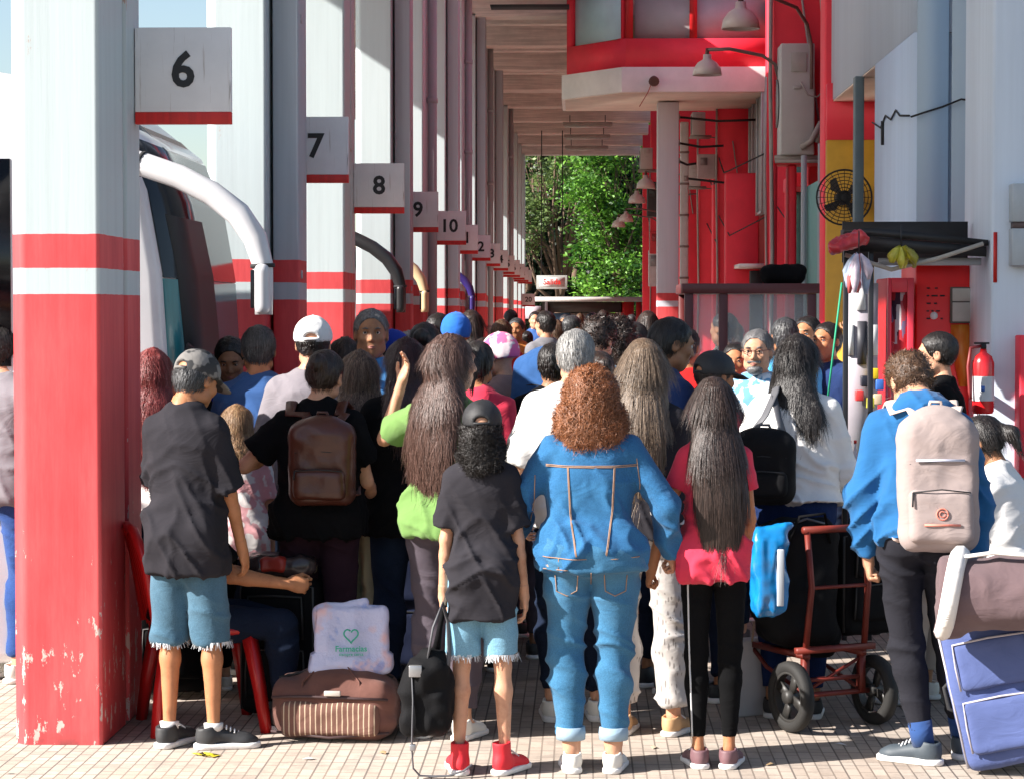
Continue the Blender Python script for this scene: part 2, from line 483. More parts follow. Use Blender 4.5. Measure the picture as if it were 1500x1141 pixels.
def blades(V, Nn, n, L, rng, width=.004, curl=0.0, zmin=None, lift=.25, down=(0, 0, -1), segs=3, tmax=.8):
    """thin locks of hair following a surface"""
    ok = np.where(~((V[:, 1] > .03) & (V[:, 2] < .105) & (V[:, 2] > -.05)))[0]
    idx = ok[rng.integers(0, len(ok), n)]; P = V[idx].copy(); nn = Nn[idx]
    D = np.array(down, float)[None] + rng.normal(0, .045 + curl, (n, 3))
    fl = D - nn * (D * nn).sum(1, keepdims=True) * .8; fl /= np.linalg.norm(fl, axis=1, keepdims=True) + 1e-9
    sd = np.cross(fl, nn); sd /= np.linalg.norm(sd, axis=1, keepdims=True) + 1e-9
    Ls = L * rng.uniform(.5, 1.2, n); ph = rng.uniform(0, 6.28, n)
    pts = []
    for j in range(segs + 1):
        t = j / segs
        w = width * (1 - t ** 1.5) * rng.uniform(.7, 1.2, n) * .5 + .0004
        c = P + nn * (.001 + lift * .012 * math.sin(t * 2.2)) + fl * (Ls * t)[:, None] + np.array([0, 0, -1]) * (t * t * Ls * .25)[:, None]
        if curl: c = c + sd * (np.sin(ph + t * 7) * .010 * curl * 3)[:, None] + nn * (np.cos(ph + t * 7) * .008 * curl * 3)[:, None]
        pts += [c - sd * w[:, None], c + sd * w[:, None]]
    Vv = np.stack(pts, 1).reshape(-1, 3); k = 2 * (segs + 1); b = np.arange(n)[:, None] * k
    Fs = [b + np.array([[2 * j, 2 * j + 1, 2 * j + 3, 2 * j + 2]]) for j in range(segs)]
    tint = np.repeat(rng.uniform(0, 1, n) ** 2 * tmax, k)
    return Vv, np.concatenate(Fs), tint

def hair_mb(spec, rng, h, nb=1.0):
    """hair volume in head space; long hair hangs down behind"""
    kind = spec.get('kind', 'short'); L = spec.get('len', .3); W = spec.get('w', 1.0)
    g = Grid((-.17 * max(1, W), -.24, -.22 - L if kind in ('long', 'wavy', 'side') else -.24), (.17 * max(1, W), .15, .20), h)
    amp, fr, curl, bl, bn = .004, (45, 45, 20), 0, .03, 500
    g.ell((0, -.018, .030), (.083, .102, .091), .01)
    if kind == 'short':
        g.ell((0, -.045, -.005), (.076, .068, .075), .02)
        g.ell((0, .090, -.022), (.080, .082, .098), .008, sub=True)
        g.cut((0, 0, -1), .085)
        for sx in (-1, 1): g.ell((sx * .090, .034, -.040), (.034, .052, .075), .006, sub=True)
        g.ell((0, .10, .020), (.066, .05, .062), .01, sub=True)
        amp, fr, bl, bn = .006, (70, 70, 60), .022, 2200
    elif kind == 'buzz':
        g.ell((0, -.04, -.005), (.074, .066, .065), .02); g.ell((0, .088, -.030), (.082, .080, .098), .008, sub=True)
        amp, fr, bl, bn = .003, (90, 90, 90), .010, 900
    elif kind == 'curlytop':
        g.ell((0, .0, .060), (.084, .095, .075), .02); g.ell((0, .095, -.055), (.10, .085, .09), .01, sub=True); g.ell((0, -.045, -.01), (.074, .062, .06), .02)
        amp, fr, bl, bn, curl = .012, (60, 60, 60), .03, 1100, .5
    elif kind == 'curly':
        g.ell((0, -.035, -.01), (.112 * W, .112, .120), .03); g.loft([(-.05, .135 * W, .10, 0, -.035), (-.13, .150 * W, .10, 0, -.045), (-.20, .115 * W, .08, 0, -.06)], .04)
        g.ell((0, .115, -.06), (.075, .085, .11), .02, sub=True)
        amp, fr, bl, bn, curl = .024, (24, 24, 24), .040, 7500, .6
    elif kind == 'bun':
        g.ell((0, -.040, -.0), (.078, .075, .078), .02); g.ell((0, -.115, .045), (.042, .036, .042), .01)
        g.ell((0, .095, -.045), (.09, .085, .10), .01, sub=True)
        amp, fr, bl, bn = .005, (60, 60, 30), .03, 700
    elif kind == 'tail':
        g.ell((0, -.040, -.0), (.078, .075, .078), .02); g.ell((0, .095, -.045), (.09, .085, .10), .01, sub=True)
        g.cone((0, -.10, .03), (0, -.150, -.02), .026, .034, .02); g.cone((0, -.150, -.02), (0, -.155, -.02 - L), .034, .014, .02)
        amp, fr, bl, bn = .005, (60, 60, 15), .05, 900
    elif kind in ('long', 'wavy', 'side'):
        cx = spec.get('cx', 0)
        g.loft([(.06, .075, .080, 0, -.02), (0, .086, .072, 0, -.035), (-.07, .092 * W, .062, 0, -.055), (-.15, .108 * W, .058, cx * .3, -.098),
                (-.15 - .45 * L, .118 * W, .046, cx, -.120), (-.15 - .8 * L, .088 * W, .034, cx, -.128), (-.16 - L, .045 * W, .018, cx, -.128)], .03, 2.0)
        g.ell((0, .12, -.06), (.068, .085, .12), .015, sub=True)
        amp, fr, bl, bn = .0055, (55, 55, 3.0), .15, 9000
        if kind == 'wavy': amp, fr, curl, bl, bn = .012, (30, 30, 9), .12, .10, 8500
    if spec.get('under_cap'): g.cut((0, -.15, 1), spec.get('capz', .03))
    V, F = g.mesh(1); Nn = vnormals(V, F)
    d = vnoise(V, fr, spec.get('seed', 3)) * .6 + vnoise(V, tuple(2.3 * q for q in fr), 5) * .4
    V = V + Nn * (d * amp)[:, None]
    mb = MB().add(V, F)
    n = int(bn * nb * spec.get('dens', 1))
    if n:
        Vb, Fb, T = blades(V, Nn, n, bl * spec.get('bl', 1), rng, spec.get('bw', .0015) if h < .009 else .006, curl, lift=.3, tmax=spec.get('tmax', .8))
        mb.add(Vb, Fb, T)
    return mb

TORSO = dict(
    m=[(.86, .152, .105, -.015), (.95, .158, .115, -.018), (1.08, .142, .100, 0), (1.20, .158, .108, 0), (1.30, .170, .112, -.005), (1.37, .160, .098, -.012), (1.425, .095, .070, -.012), (1.455, .06, .056, -.008)],
    f=[(.86, .168, .120, -.018), (.95, .168, .124, -.022), (1.08, .128, .092, 0), (1.20, .138, .104, .006), (1.28, .150, .112, .006), (1.36, .140, .090, -.010), (1.42, .080, .060, -.012), (1.455, .05, .05, -.008)])
def interp_prof(sex, z):
    P = TORSO[sex]; zs = [p[0] for p in P]
    return [float(np.interp(z, zs, [p[i] for p in P])) for i in (1, 2, 3)]

class Person: pass
DEF_AR = ((.16, -.02, -1), (.04, .18, -1), None, 'relax')
pcount = [0]
def person(label, x, top, Y, face=0, sex='m', w=1.0, skin='tan', add=0.0, lean=0, side=0, head=(0, 0, 0),
           aL=None, aR=None, shirt=None, legs=None, lL=None, lR=None, shoes=None, hair=None, cap=None, H=None, X=None,
           res=.012, cat='person', group=None, z0=0.0, eyes=False, wr=1.0, twist=0, hands=(1, 1), hips=1.0, name='person'):
    """x, top: photo pixels of the figure's middle and of its highest point, at corridor distance Y"""
    pcount[0] += 1; seed = pcount[0] * 13 + 5; rng = np.random.default_rng(seed)
    p = at(x, top, Y)
    if X is None: X = p.x
    if H is None: H = (p.z - z0 - add)
    s = H / 1.715
    o = Person(); o.H = H; o.s = s
    Mroot = Matrix.Translation((X, Y, z0)) @ Matrix.Rotation(rad(face), 4, 'Z')
    Rup = np.array((Matrix.Rotation(rad(twist), 3, 'Z') @ Matrix.Rotation(rad(-lean), 3, 'X') @ Matrix.Rotation(rad(side), 3, 'Y')))
    Mup = about(Rup, (0, 0, .95))
    Rh = np.array(Euler((rad(-head[0]), rad(head[2]), rad(head[1])), 'XYZ').to_matrix())
    Mh = Mup @ M4(Rh, (0, -.012, 1.475)) @ M4(None, (0, .030, .112))
    Msk = M4(np.diag([s * w, s * w, s])); Msu = M4(np.eye(3) * s)
    # (width factor applies to the trunk and limbs, not to head / hands)
    def XFb(mb): return mb.xf(M4(np.diag([s, s, s])))
    T = [(z, rx * w * (hips if z < 1.0 else 1), ry * w * (hips if z < 1.0 else 1), 0, cy) for z, rx, ry, cy in TORSO[sex]]
    shx = (.166 if sex == 'm' else .150) * w; LU, LF = .29, .25
    arms = []
    for sx, a in ((-1, aL), (1, aR)):
        if a is None:
            a = ((sx * DEF_AR[0][0], DEF_AR[0][1], -1), (sx * DEF_AR[1][0], DEF_AR[1][1], -1), None, 'relax')
        S = np.array([sx * shx * .95, -.012, 1.362]); E = S + LU * unit(a[0]); Wr = E + LF * unit(a[1])
        arms.append((sx, S, E, Wr, a[2] if len(a) > 2 else None, a[3] if len(a) > 3 else 'relax'))
    wl = w * (hips + 1) / 2
    legp = []
    for sx, l in ((-1, lL), (1, lR)):
        hip = np.array([sx * .085 * w, -.01, .90])
        if l is None: kn, an, to = (sx * .088 * w, .015, .49), (sx * .092 * w, -.02, .085), 0
        else: kn, an, to = l
        legp.append((sx, hip, np.array(kn, float), np.array(an, float), to))
    # ---- body: one mesh (torso+arms, legs, head, hands as one figure)
    body = MB(); bh = res * 1.25
    lo = np.min([np.minimum(a[2], a[3]) for a in arms], 0) - .12; hi = np.max([np.maximum(a[2], a[3]) for a in arms], 0) + .12
    glo = np.minimum(lo, (-.3 * w, -.25, .80)); ghi = np.maximum(hi, (.3 * w, .25, 1.50))
    vis = 'short' if shirt is None else shirt.get('sleeve', .5)
    g = Grid(glo, ghi, bh if vis != 1 else .02)
    g.loft(T, .02); g.cone((0, -.016, 1.39), (0, -.006, 1.50), .056 if sex == 'm' else .048, .050 if sex == 'm' else .043, .02)
    ar = (.040 if sex == 'm' else .035) * w
    for sx, S, E, Wr, td, hp in arms:
        g.cone((sx * .03, -.015, 1.445), S + (-sx * .01, 0, .004), .034, ar * 1.12, .04); g.cone(S, E, ar * 1.15, ar * .92, .03)
        Mid = E + (Wr - E) * .3; g.cone(E, Mid, ar * .92, ar * .90, .015); g.cone(Mid, Wr, ar * .90, .0245, .015)
    ub = MB().add(*g.mesh(1)); ub.xf(Mup); body.merge(ub)
    zs = [q[2][2] for q in legp] + [q[3][2] for q in legp]
    allp = np.array([q for l in legp for q in (l[1], l[2], l[3])])
    g = Grid(allp.min(0) - (.14, .16, .09), allp.max(0) + (.14, .14, .14), bh if legs is None or legs.get('len', 1) < .9 else .02)
    g.loft([t for t in T if t[0] < 1.1], .03)
    for sx, hip, kn, an, to in legp:
        g.cone(hip, kn, .080 * wl, .050 * wl, .03)
        g.cone(kn, kn + (an - kn) * .28, .049 * wl, .053 * wl, .02); g.cone(kn + (an - kn) * .28, an, .053 * wl, .031 * wl, .02)
        fd = np.array([math.sin(rad(to)), math.cos(rad(to)), 0]); g.cone(an + (0, 0, -.02), an + fd * .10 + (0, 0, -.05), .034, .026, .02)
    body.merge(MB().add(*g.mesh(1)))
    hm = head_mb(sex, .0055 if res < .016 else .009); body.merge(hm.xf(Mh))
    for (sx, S, E, Wr, td, hp), on in zip(arms, hands):
        if not on: continue
        d = unit(Wr - E); tv = unit(td) if td is not None else np.array([0, 1, 0])
        if abs(tv @ d) > .95: tv = np.array([0, 0, 1.])
        Zv = -d; Yv = unit(tv - d * (tv @ d)); Xv = np.cross(Yv, Zv)
        hd = hand_mb(hp, .0042 if res < .016 else .007)
        k_ = .96 if sex == 'm' else .88
        hd.xf(M4(np.diag([sx * k_, k_, k_]))); hd.xf(Mup @ M4(np.stack([Xv, Yv, Zv], 1), Wr)); body.merge(hd)
    XFb(body)
    sm = skinm('skin_' + skin, SKIN[skin])
    root = body.build(name, sm, smooth=True); root.matrix_world = Mroot
    tag(root, label, cat, group); o.root = root; o.Mroot = Mroot
    def up(mb): mb.xf(Mup); return XFb(mb)
    # ---- shirt
    if shirt:
        off = shirt.get('off', .018); hem = shirt.get('hem', .86); sl = shirt.get('sleeve', .5); thick = shirt.get('thick', 1.0)
        flare = shirt.get('flare', .0)
        glo2 = np.minimum(lo - .03, (-.34 * w, -.27, hem - .05)); ghi2 = np.maximum(hi + .03, (.34 * w, .27, 1.53))
        g = Grid(glo2, ghi2, res)
        rows = []
        zz = sorted(set([hem, hem + .06] + [t[0] for t in T if t[0] > hem + .03]))
        hw = [max(T[i][1] for i in range(len(T)) if T[i][0] < 1.0), max(t[2] for t in T if t[0] < 1.0)]
        for z in zz:
            rx, ry, cy = interp_prof(sex, z); rx *= w; ry *= w
            if z < 1.0: rx *= hips; ry *= hips
            if off > .012 and z < 1.25:      # loose cloth bridges the waist
                wv = shirt.get('boxy', .6); rx = rx * (1 - wv) + max(rx, .165 * w) * wv; ry = ry * (1 - wv) + max(ry, .112 * w) * wv
            k = max(0, (1.2 - z)) * flare
            oo = off * (.5 if z > 1.40 else .8 if z > 1.34 else 1) + (legs.get('off', .01) * .8 + .004 if legs and z < 1.0 else 0)
            rows.append((z, rx + oo + k, ry + oo + k, 0, cy))
        rows[-1] = (1.452 + shirt.get('collar', 0), rows[-1][1], rows[-1][2], 0, rows[-1][4])
        g.loft(rows, .012, 2.3)
        if hem < .93 and legs:
            for sx in (-1, 1): g.ell((sx * .072 * w, -.052, .895), (.080 * wl + off * .8, .080 * wl + off, .10), .05)
            g.cut((0, 0, -1), -hem)
        for sx, S, E, Wr, td, hp in arms:
            if sl <= 0: continue
            r0, r1 = ar * 1.15 + off * .9, ar * (1.12 if sl <= 1 else .98) + off * (1.5 if sl < .95 else .9)
            g.cone((sx * .035, -.015, 1.437), S + (-sx * .012, 0, .004), .034 + off * .5, ar * 1.08 + off * .55, .05)
            if sl < 1: g.cone(S, S + (E - S) * min(1, sl * 2 if sl < .5 else 1), r0 * .93, r1 * (1.08 if sl <= .5 else 1), .03, cap=True) if sl <= .5 else (g.cone(S, E, r0 * .95, r1, .03), g.cone(E, E + (Wr - E) * (sl * 2 - 1), r1, r1 * .85, .015, cap=True))
            else: g.cone(S, E, r0 * .95, r1, .03); g.cone(E, E + (Wr - E) * .97, r1, .030 + off * .8, .02, cap=True)
        if shirt.get('hood'):
            g.ell((0, -.100, 1.43), (.125, .060, .065), .03, rx=.3); g.loft([(1.40, .115, .10, 0, -.03), (1.47, .090, .085, 0, -.03), (1.50, .078, .075, 0, -.025)], .03)
            g.ell((0, -.03, 1.52), (.062, .062, .05), .01, sub=True)
        V, F = g.mesh(1)
        if len(V):
            Nn = vnormals(V, F); a = shirt.get('wr', 1.0) * wr
            P = V.copy(); warp = vnoise(P, (5, 5, 5), seed) * .12
            Q = np.stack([P[:, 0] + warp, P[:, 1], P[:, 2] + warp * .8 + np.abs(P[:, 0]) * .5], 1)
            Q2 = np.stack([P[:, 0] + P[:, 2] * .55, P[:, 1], P[:, 2] - P[:, 0] * .55], 1)
            d = (1 - np.abs(vnoise(Q, (4.5, 4, 11), seed + 1))) ** 4 * .015 + (1 - np.abs(vnoise(Q2, (12, 9, 3.5), seed + 2))) ** 4 * .015 - .009 + vnoise(Q2, (6, 6, 6), seed + 3) * .005 + vnoise(Q, (26, 22, 34), seed + 4) * .0016
            low = np.clip((1.35 - P[:, 2]) * 4, .35, 1)
            V = V + Nn * (np.clip(d * a * low, -.014, .022))[:, None]
            mb = MB().add(V, F); up(mb)
            so = mb.build(shirt.get('name', 't_shirt'), shirt['mat'], root, smooth=True)
            o.shirt = so; o.shirt_bvh = None; o.shirt_geo = (mb.verts(), F)
    # ---- trousers / shorts / leggings
    if legs:
        off = legs.get('off', .010); ln = legs.get('len', 1.0); fl = legs.get('flare', 0); topz = legs.get('top', 1.0)
        cut = legs.get('cuff', .045)
        allp = np.array([q for l in legp for q in (l[1], l[2], l[3])])
        g = Grid(np.minimum(allp.min(0) - (.16, .18, .06), (-.25 * w * hips, -.22, .8)), np.maximum(allp.max(0) + (.16, .16, .16), (.25 * w * hips, .2, topz + .03)), res)
        g.loft([(z, rx + off, ry + off, 0, cy) for z, rx, ry, _, cy in T if z < 1.1 and z <= topz] + [(topz, T[2][1] + off if topz > 1.05 else interp_prof(sex, topz)[0] * w * (hips if topz < 1.02 else 1) + off, interp_prof(sex, topz)[1] * w * (hips if topz < 1.02 else 1) + off, 0, -.01)], .03)
        for sx in (-1, 1): g.ell((sx * .072 * w, -.052, .885), (.080 * wl, .078 * wl, .085), .04)
        for sx, hip, kn, an, to in legp:
            if ln >= .9:
                g.cone(hip, kn, .084 * wl + off, .053 * wl + off + fl * .4, .02)
                e = an + unit(kn - an) * 0 + np.array([0, 0, 0]); q = an + (an - kn) * (-cut / .4 + 0)
                g.cone(kn, kn + (an - kn) * .28, .052 * wl + off + fl * .4, .056 * wl + off + fl * .6, .02)
                g.cone(kn + (an - kn) * .28, q, .056 * wl + off + fl * .6, .036 * wl + off + fl, .02, cap=True)
            else:
                e = hip + (kn - hip) * (ln * 2); g.cone(hip, e, .086 * wl + off, .062 * wl + off + fl, .02, cap=True)
        V, F = g.mesh(1); Nn = vnormals(V, F); P = V.copy()
        wp = vnoise(P, (6, 6, 6), seed + 9) * .05
        Q = np.stack([P[:, 0], P[:, 1], P[:, 2] + wp + P[:, 0] * .4], 1)
        near = np.exp(-((P[:, 2] - .47) / .10) ** 2) + .9 * np.exp(-((P[:, 2] - .10) / .10) ** 2) + .8 * np.exp(-((P[:, 2] - .80) / .07) ** 2) + .35
        d = ((1 - np.abs(vnoise(Q, (4, 4, 13), seed + 6))) ** 4 - .3) * .014 * near + vnoise(Q, (9, 9, 9), seed + 7) * .004
        V = V + Nn * (np.clip(d * legs.get('wr', 1), -.008, .014))[:, None]
        mb = MB().add(V, F); XFb(mb)
        o.trousers = mb.build(legs.get('name', 'trousers'), legs['mat'], root, smooth=True); o.legs_geo = (mb.verts(), F)
        if legs.get('turnup') or legs.get('fray'):
            for sx, hip, kn, an, to in legp:
                if legs.get('turnup'):
                    q = an + (kn - an) * (cut / .4 + .02); r_ = .039 * wl + off + fl
                    prof = [(r_ - .004, -.028), (r_ + .006, -.028), (r_ + .008, 0), (r_ + .005, .026), (r_ - .004, .026)]
                    cm = MB().lathe([(a * s, b * s) for a, b in prof], 24, q * s); nmq = 'turn_up'
                    cm.build(nmq, legs['turnup'], o.trousers, smooth=True)
                else:
                    e = hip + (kn - hip) * (ln * 2); r_ = .062 * wl + off + fl - .003; fr = MB()
                    for i in range(150):
                        a = rng.uniform(0, 6.28); rr = r_ + rng.uniform(-.003, .004); c = np.array([e[0] + rr * math.cos(a), e[1] + rr * math.sin(a), e[2] + .008]) * s
                        t_ = np.array([-math.sin(a), math.cos(a), 0]) * .0022; dn = np.array([rng.normal(0, .006), rng.normal(0, .006), -rng.uniform(.012, .036)])
                        fr.add([c - t_, c + t_, c + dn + t_ * .5, c + dn - t_ * .5], [[0, 1, 2, 3]])
                    fr.build('frayed_hem', legs['fray'], o.trousers)
    # ---- shoes
    if shoes:
        for sx, hip, kn, an, to in legp:
            u, so_, la = shoe_mb(shoes.get('kind', 'low'), .006 if res < .014 else .010)
            Rz = np.array(Matrix.Rotation(rad(-to), 3, 'Z')); k_ = 1.0 if sex == 'm' else .9
            tp = shoes.get('tiptoe', 0)
            A = M4(Rz * k_, (an[0], an[1], an[2] - .085)) @ about(np.array(Matrix.Rotation(rad(-tp), 3, 'X')), (0, .12, 0))
            for q in (u, so_, la): q.xf(A); XFb(q)
            sh = u.build('shoe', shoes['mat'], root, smooth=True)
            so_.build('sole', shoes.get('sole') or mat('shoe_sole_white', (.75, .73, .70), .7), sh, smooth=True)
            if res < .014: la.build('shoelace', shoes.get('lace') or mat('lace_white', (.75, .75, .75), .8), sh, smooth=True)
            if shoes.get('sock'):
                sk = MB().tube([(an + (0, 0, -.01)) * s, (an + (kn - an) * shoes.get('sockh', .2)) * s], [.046 * wl * s, .050 * wl * s], 18)
                sk.build('sock', shoes['sock'], root, smooth=True)
    # ---- head things
    Mhs = M4(np.eye(3) * s) @ Mh
    o.Mh = Mh; o.Mup = Mup
    if hair:
        nb = hair.get('nb', 1.0 if res < .013 else (.5 if res < .016 else .2))
        hb = hair_mb(hair, rng, hair.get('h', .0075 if res < .014 else .012), nb)
        if hair['kind'] in ('long', 'wavy', 'side') and abs(head[0]) + abs(head[2]) > 0:
            Rz = np.array(Euler((rad(-head[0] * .25), rad(head[2] * .3), rad(head[1] * hair.get('follow', .8))), 'XYZ').to_matrix())
            # hair hangs freely: blend between the head turn near the crown and the plain fall below
            Vs = []
            A1 = Mh; c0 = (Mh @ np.array([0, 0, 0, 1]))[:3]; A2 = M4(Rz, c0)
            for V in hb.V:
                a_ = V @ A1[:3, :3].T + A1[:3, 3]; b_ = V @ A2[:3, :3].T + A2[:3, 3]
                t = np.clip((-.02 - V[:, 2]) / .14, 0, 1)[:, None]; Vs.append(a_ * (1 - t) + b_ * t)
            hb.V = Vs
        elif hair['kind'] in ('long', 'wavy', 'side'):
            hb.xf(Mh)
        else: hb.xf(Mh)
        XFb(hb); o.hair = hb.build('hair', hair['mat'], root, smooth=True)
    if cap:
        g = Grid((-.12, -.13, -.02), (.12, .22, .16), .007)
        g.ell((0, -.014, .032), (.092, .110, .100), .01); g.cut((0, .12, -1), -.012)
        if cap.get('kind') != 'beanie':
            g.cone((0, .06, .028), (0, .10, .024), .078, .066, .008, sq=(1, 1, .12)); g.cone((0, .10, .024), (0, .135, .014), .062, .055, .01, sq=(1, 1, .14))
        if cap.get('strap', True) and cap.get('kind') != 'beanie': g.ell((0, -.122, .022), (.034, .04, .022), .004, sub=True)
        if cap.get('kind') == 'beanie': g.ell((0, -.03, .0), (.084, .095, .10), .02); g.ell((0, .10, -.06), (.08, .08, .10), .01, sub=True)
        V, F = g.mesh(1); Nn = vnormals(V, F); V = V + Nn * (vnoise(V, (40, 40, 40), 3) * .0015)[:, None]
        mb = MB().add(V, F)
        cm = MB().lathe([(.001, .0), (.007, .002), (.008, .006), (.001, .009)], 10, (0, -.014, .126)); mb.merge(cm)
        if cap.get('back'): mb.xf(M4(np.diag([-1, -1, 1])))
        mb.xf(Mh); XFb(mb); co = mb.build(cap.get('name', 'cap'), cap['mat'], root, smooth=True)
        if cap.get('strap', True) and cap.get('kind') != 'beanie':
            st = MB().tube([(.034 * math.sin(a) * 1.1, -.116 + .012 * (1 - math.cos(a)), .014) for a in np.linspace(-1.2, 1.2, 9)], .007, 6, flat=1, up=(0, 0, 1))
            if cap.get('back'): st.xf(M4(np.diag([-1, -1, 1])))
            st.xf(Mh); XFb(st); st.build('cap_strap', cap['mat'], co, smooth=True)
    if eyes:
        for sx in (-1, 1):
            e = MB()
            a = np.linspace(0, math.pi, 7)
            e.lathe([(.0105 * math.sin(t), .0100 * math.cos(t)) for t in a], 12, (sx * .030, .0760, .007))
            e.xf(Mh); XFb(e); eo = e.build('eye', mat('eye_white', (.7, .66, .62), .25), root, smooth=True)
            ir = MB().lathe([(.0001, .0005), (.0035, .0003), (.0055, -.0010)], 12, (0, 0, 0), Matrix.Rotation(rad(-90), 4, 'X'))
            ir.xf(M4(None, (sx * .030, .0870, .0065))); ir.xf(Mh); XFb(ir); ir.build('iris', mat('eye_iris', (.02, .012, .008), .2), eo, smooth=True)
            eb = MB().tube([(sx * .016, .0905, .024), (sx * .030, .0915, .029), (sx * .046, .082, .024)], [.0028, .0038, .002], 6)
            eb.xf(Mh); XFb(eb); eb.build('eyebrow', hair['mat'] if hair else mat('brow', (.03, .02, .015)), root, smooth=True)
            ld = MB().tube([(sx * .017, .0865, .009), (sx * .030, .0905, .0165), (sx * .044, .083, .010)], [.0022, .003, .0022], 6)
            ld.xf(Mh); XFb(ld); ld.build('eyelid', sm, eo, smooth=True)
        lp = MB().tube([(-.020, .086, -.0605), (0, .0935, -.058), (.020, .086, -.0605)], [.002, .0042, .002], 6)
        lp.tube([(-.018, .086, -.063), (0, .0925, -.067), (.018, .086, -.063)], [.002, .0052, .002], 6)
        lp.xf(Mh); XFb(lp); lp.build('lips', mat('lips', (.34, .13, .10), .5), root, smooth=True)
    o.XFb = XFb; o.up = up; o.arms = arms
    def world(v, upper=True):
        v = np.array([*v, 1.0]);
        if upper: v = Mup @ v
        return Mroot @ Vector((v[:3] * s))
    o.world = world; o.w = w
    def wM(upper=True):
        return np.array(Mroot) @ M4(np.eye(3) * s) @ (Mup if upper else np.eye(4))
    o.wM = wM
    return o

def drape(o, geo, lines, r, m, name, parent, yside=-1, close=.0015):
    """stitch lines laid on a garment: polylines in body (x, z), projected onto its back or front"""
    V, F = geo; bvh = BVHTree.FromPolygons([tuple(v) for v in V], [tuple(f) for f in F]); s = o.s; mb = MB()
    for ln in lines:
        P = []
        for (x0, z0), (x1, z1) in zip(ln[:-1], ln[1:]):
            n = max(2, int(math.hypot(x1 - x0, z1 - z0) / .018))
            for i in range(n): P.append((x0 + (x1 - x0) * i / n, z0 + (z1 - z0) * i / n))
        P.append(ln[-1]); out = []
        for x, z in P:
            v = np.array([x, 0, z, 1.]); hit = bvh.ray_cast(Vector((x * s, yside * 1.0, z * s)), Vector((0, -yside, 0)))
            if hit[0] is not None: out.append(hit[0] + hit[1] * (close if hit[1].y * yside > 0 else -close))
        if len(out) > 2: mb.tube([tuple(v) for v in out], r, 5)
    if mb.n: return mb.build(name, m, parent, smooth=True)
EXPOSURE = 1.22
# ---------------------------------------------------------------- light, sky, view
SUN = Vector((-1, -.40, .66)).normalized()
w = bpy.data.worlds.new('World'); SC.world = w; w.use_nodes = True
nt = w.node_tree; bg = nt.nodes['Background']
sky = nt.nodes.new('ShaderNodeTexSky'); sky.sky_type = 'NISHITA'; sky.sun_disc = False
sky.sun_elevation = math.asin(SUN.z); sky.sun_rotation = math.atan2(SUN.x, SUN.y)
sky.altitude = 100; sky.air_density = 1.0; sky.dust_density = 1.2
nt.links.new(sky.outputs[0], bg.inputs[0]); bg.inputs[1].default_value = .082
sl = bpy.data.lights.new('sun', 'SUN'); sl.energy = 5; sl.angle = rad(.5); sl.color = (1, .95, .89)
so = bpy.data.objects.new('sun', sl); COL.objects.link(so)
so.rotation_euler = SUN.to_track_quat('Z', 'Y').to_euler()
vs = SC.view_settings; vs.view_transform = 'Standard'; vs.look = 'None'; vs.exposure = EXPOSURE; vs.gamma = 1
SC.cycles.max_bounces = 7; SC.cycles.diffuse_bounces = 4; SC.cycles.glossy_bounces = 3; SC.cycles.transmission_bounces = 4; SC.cycles.transparent_max_bounces = 8
SC.cycles.use_denoising = True; SC.cycles.caustics_reflective = False; SC.cycles.caustics_refractive = False
SC.render.use_persistent_data = False
# ---------------------------------------------------------------- setting
SP = 4.76                       # bay spacing
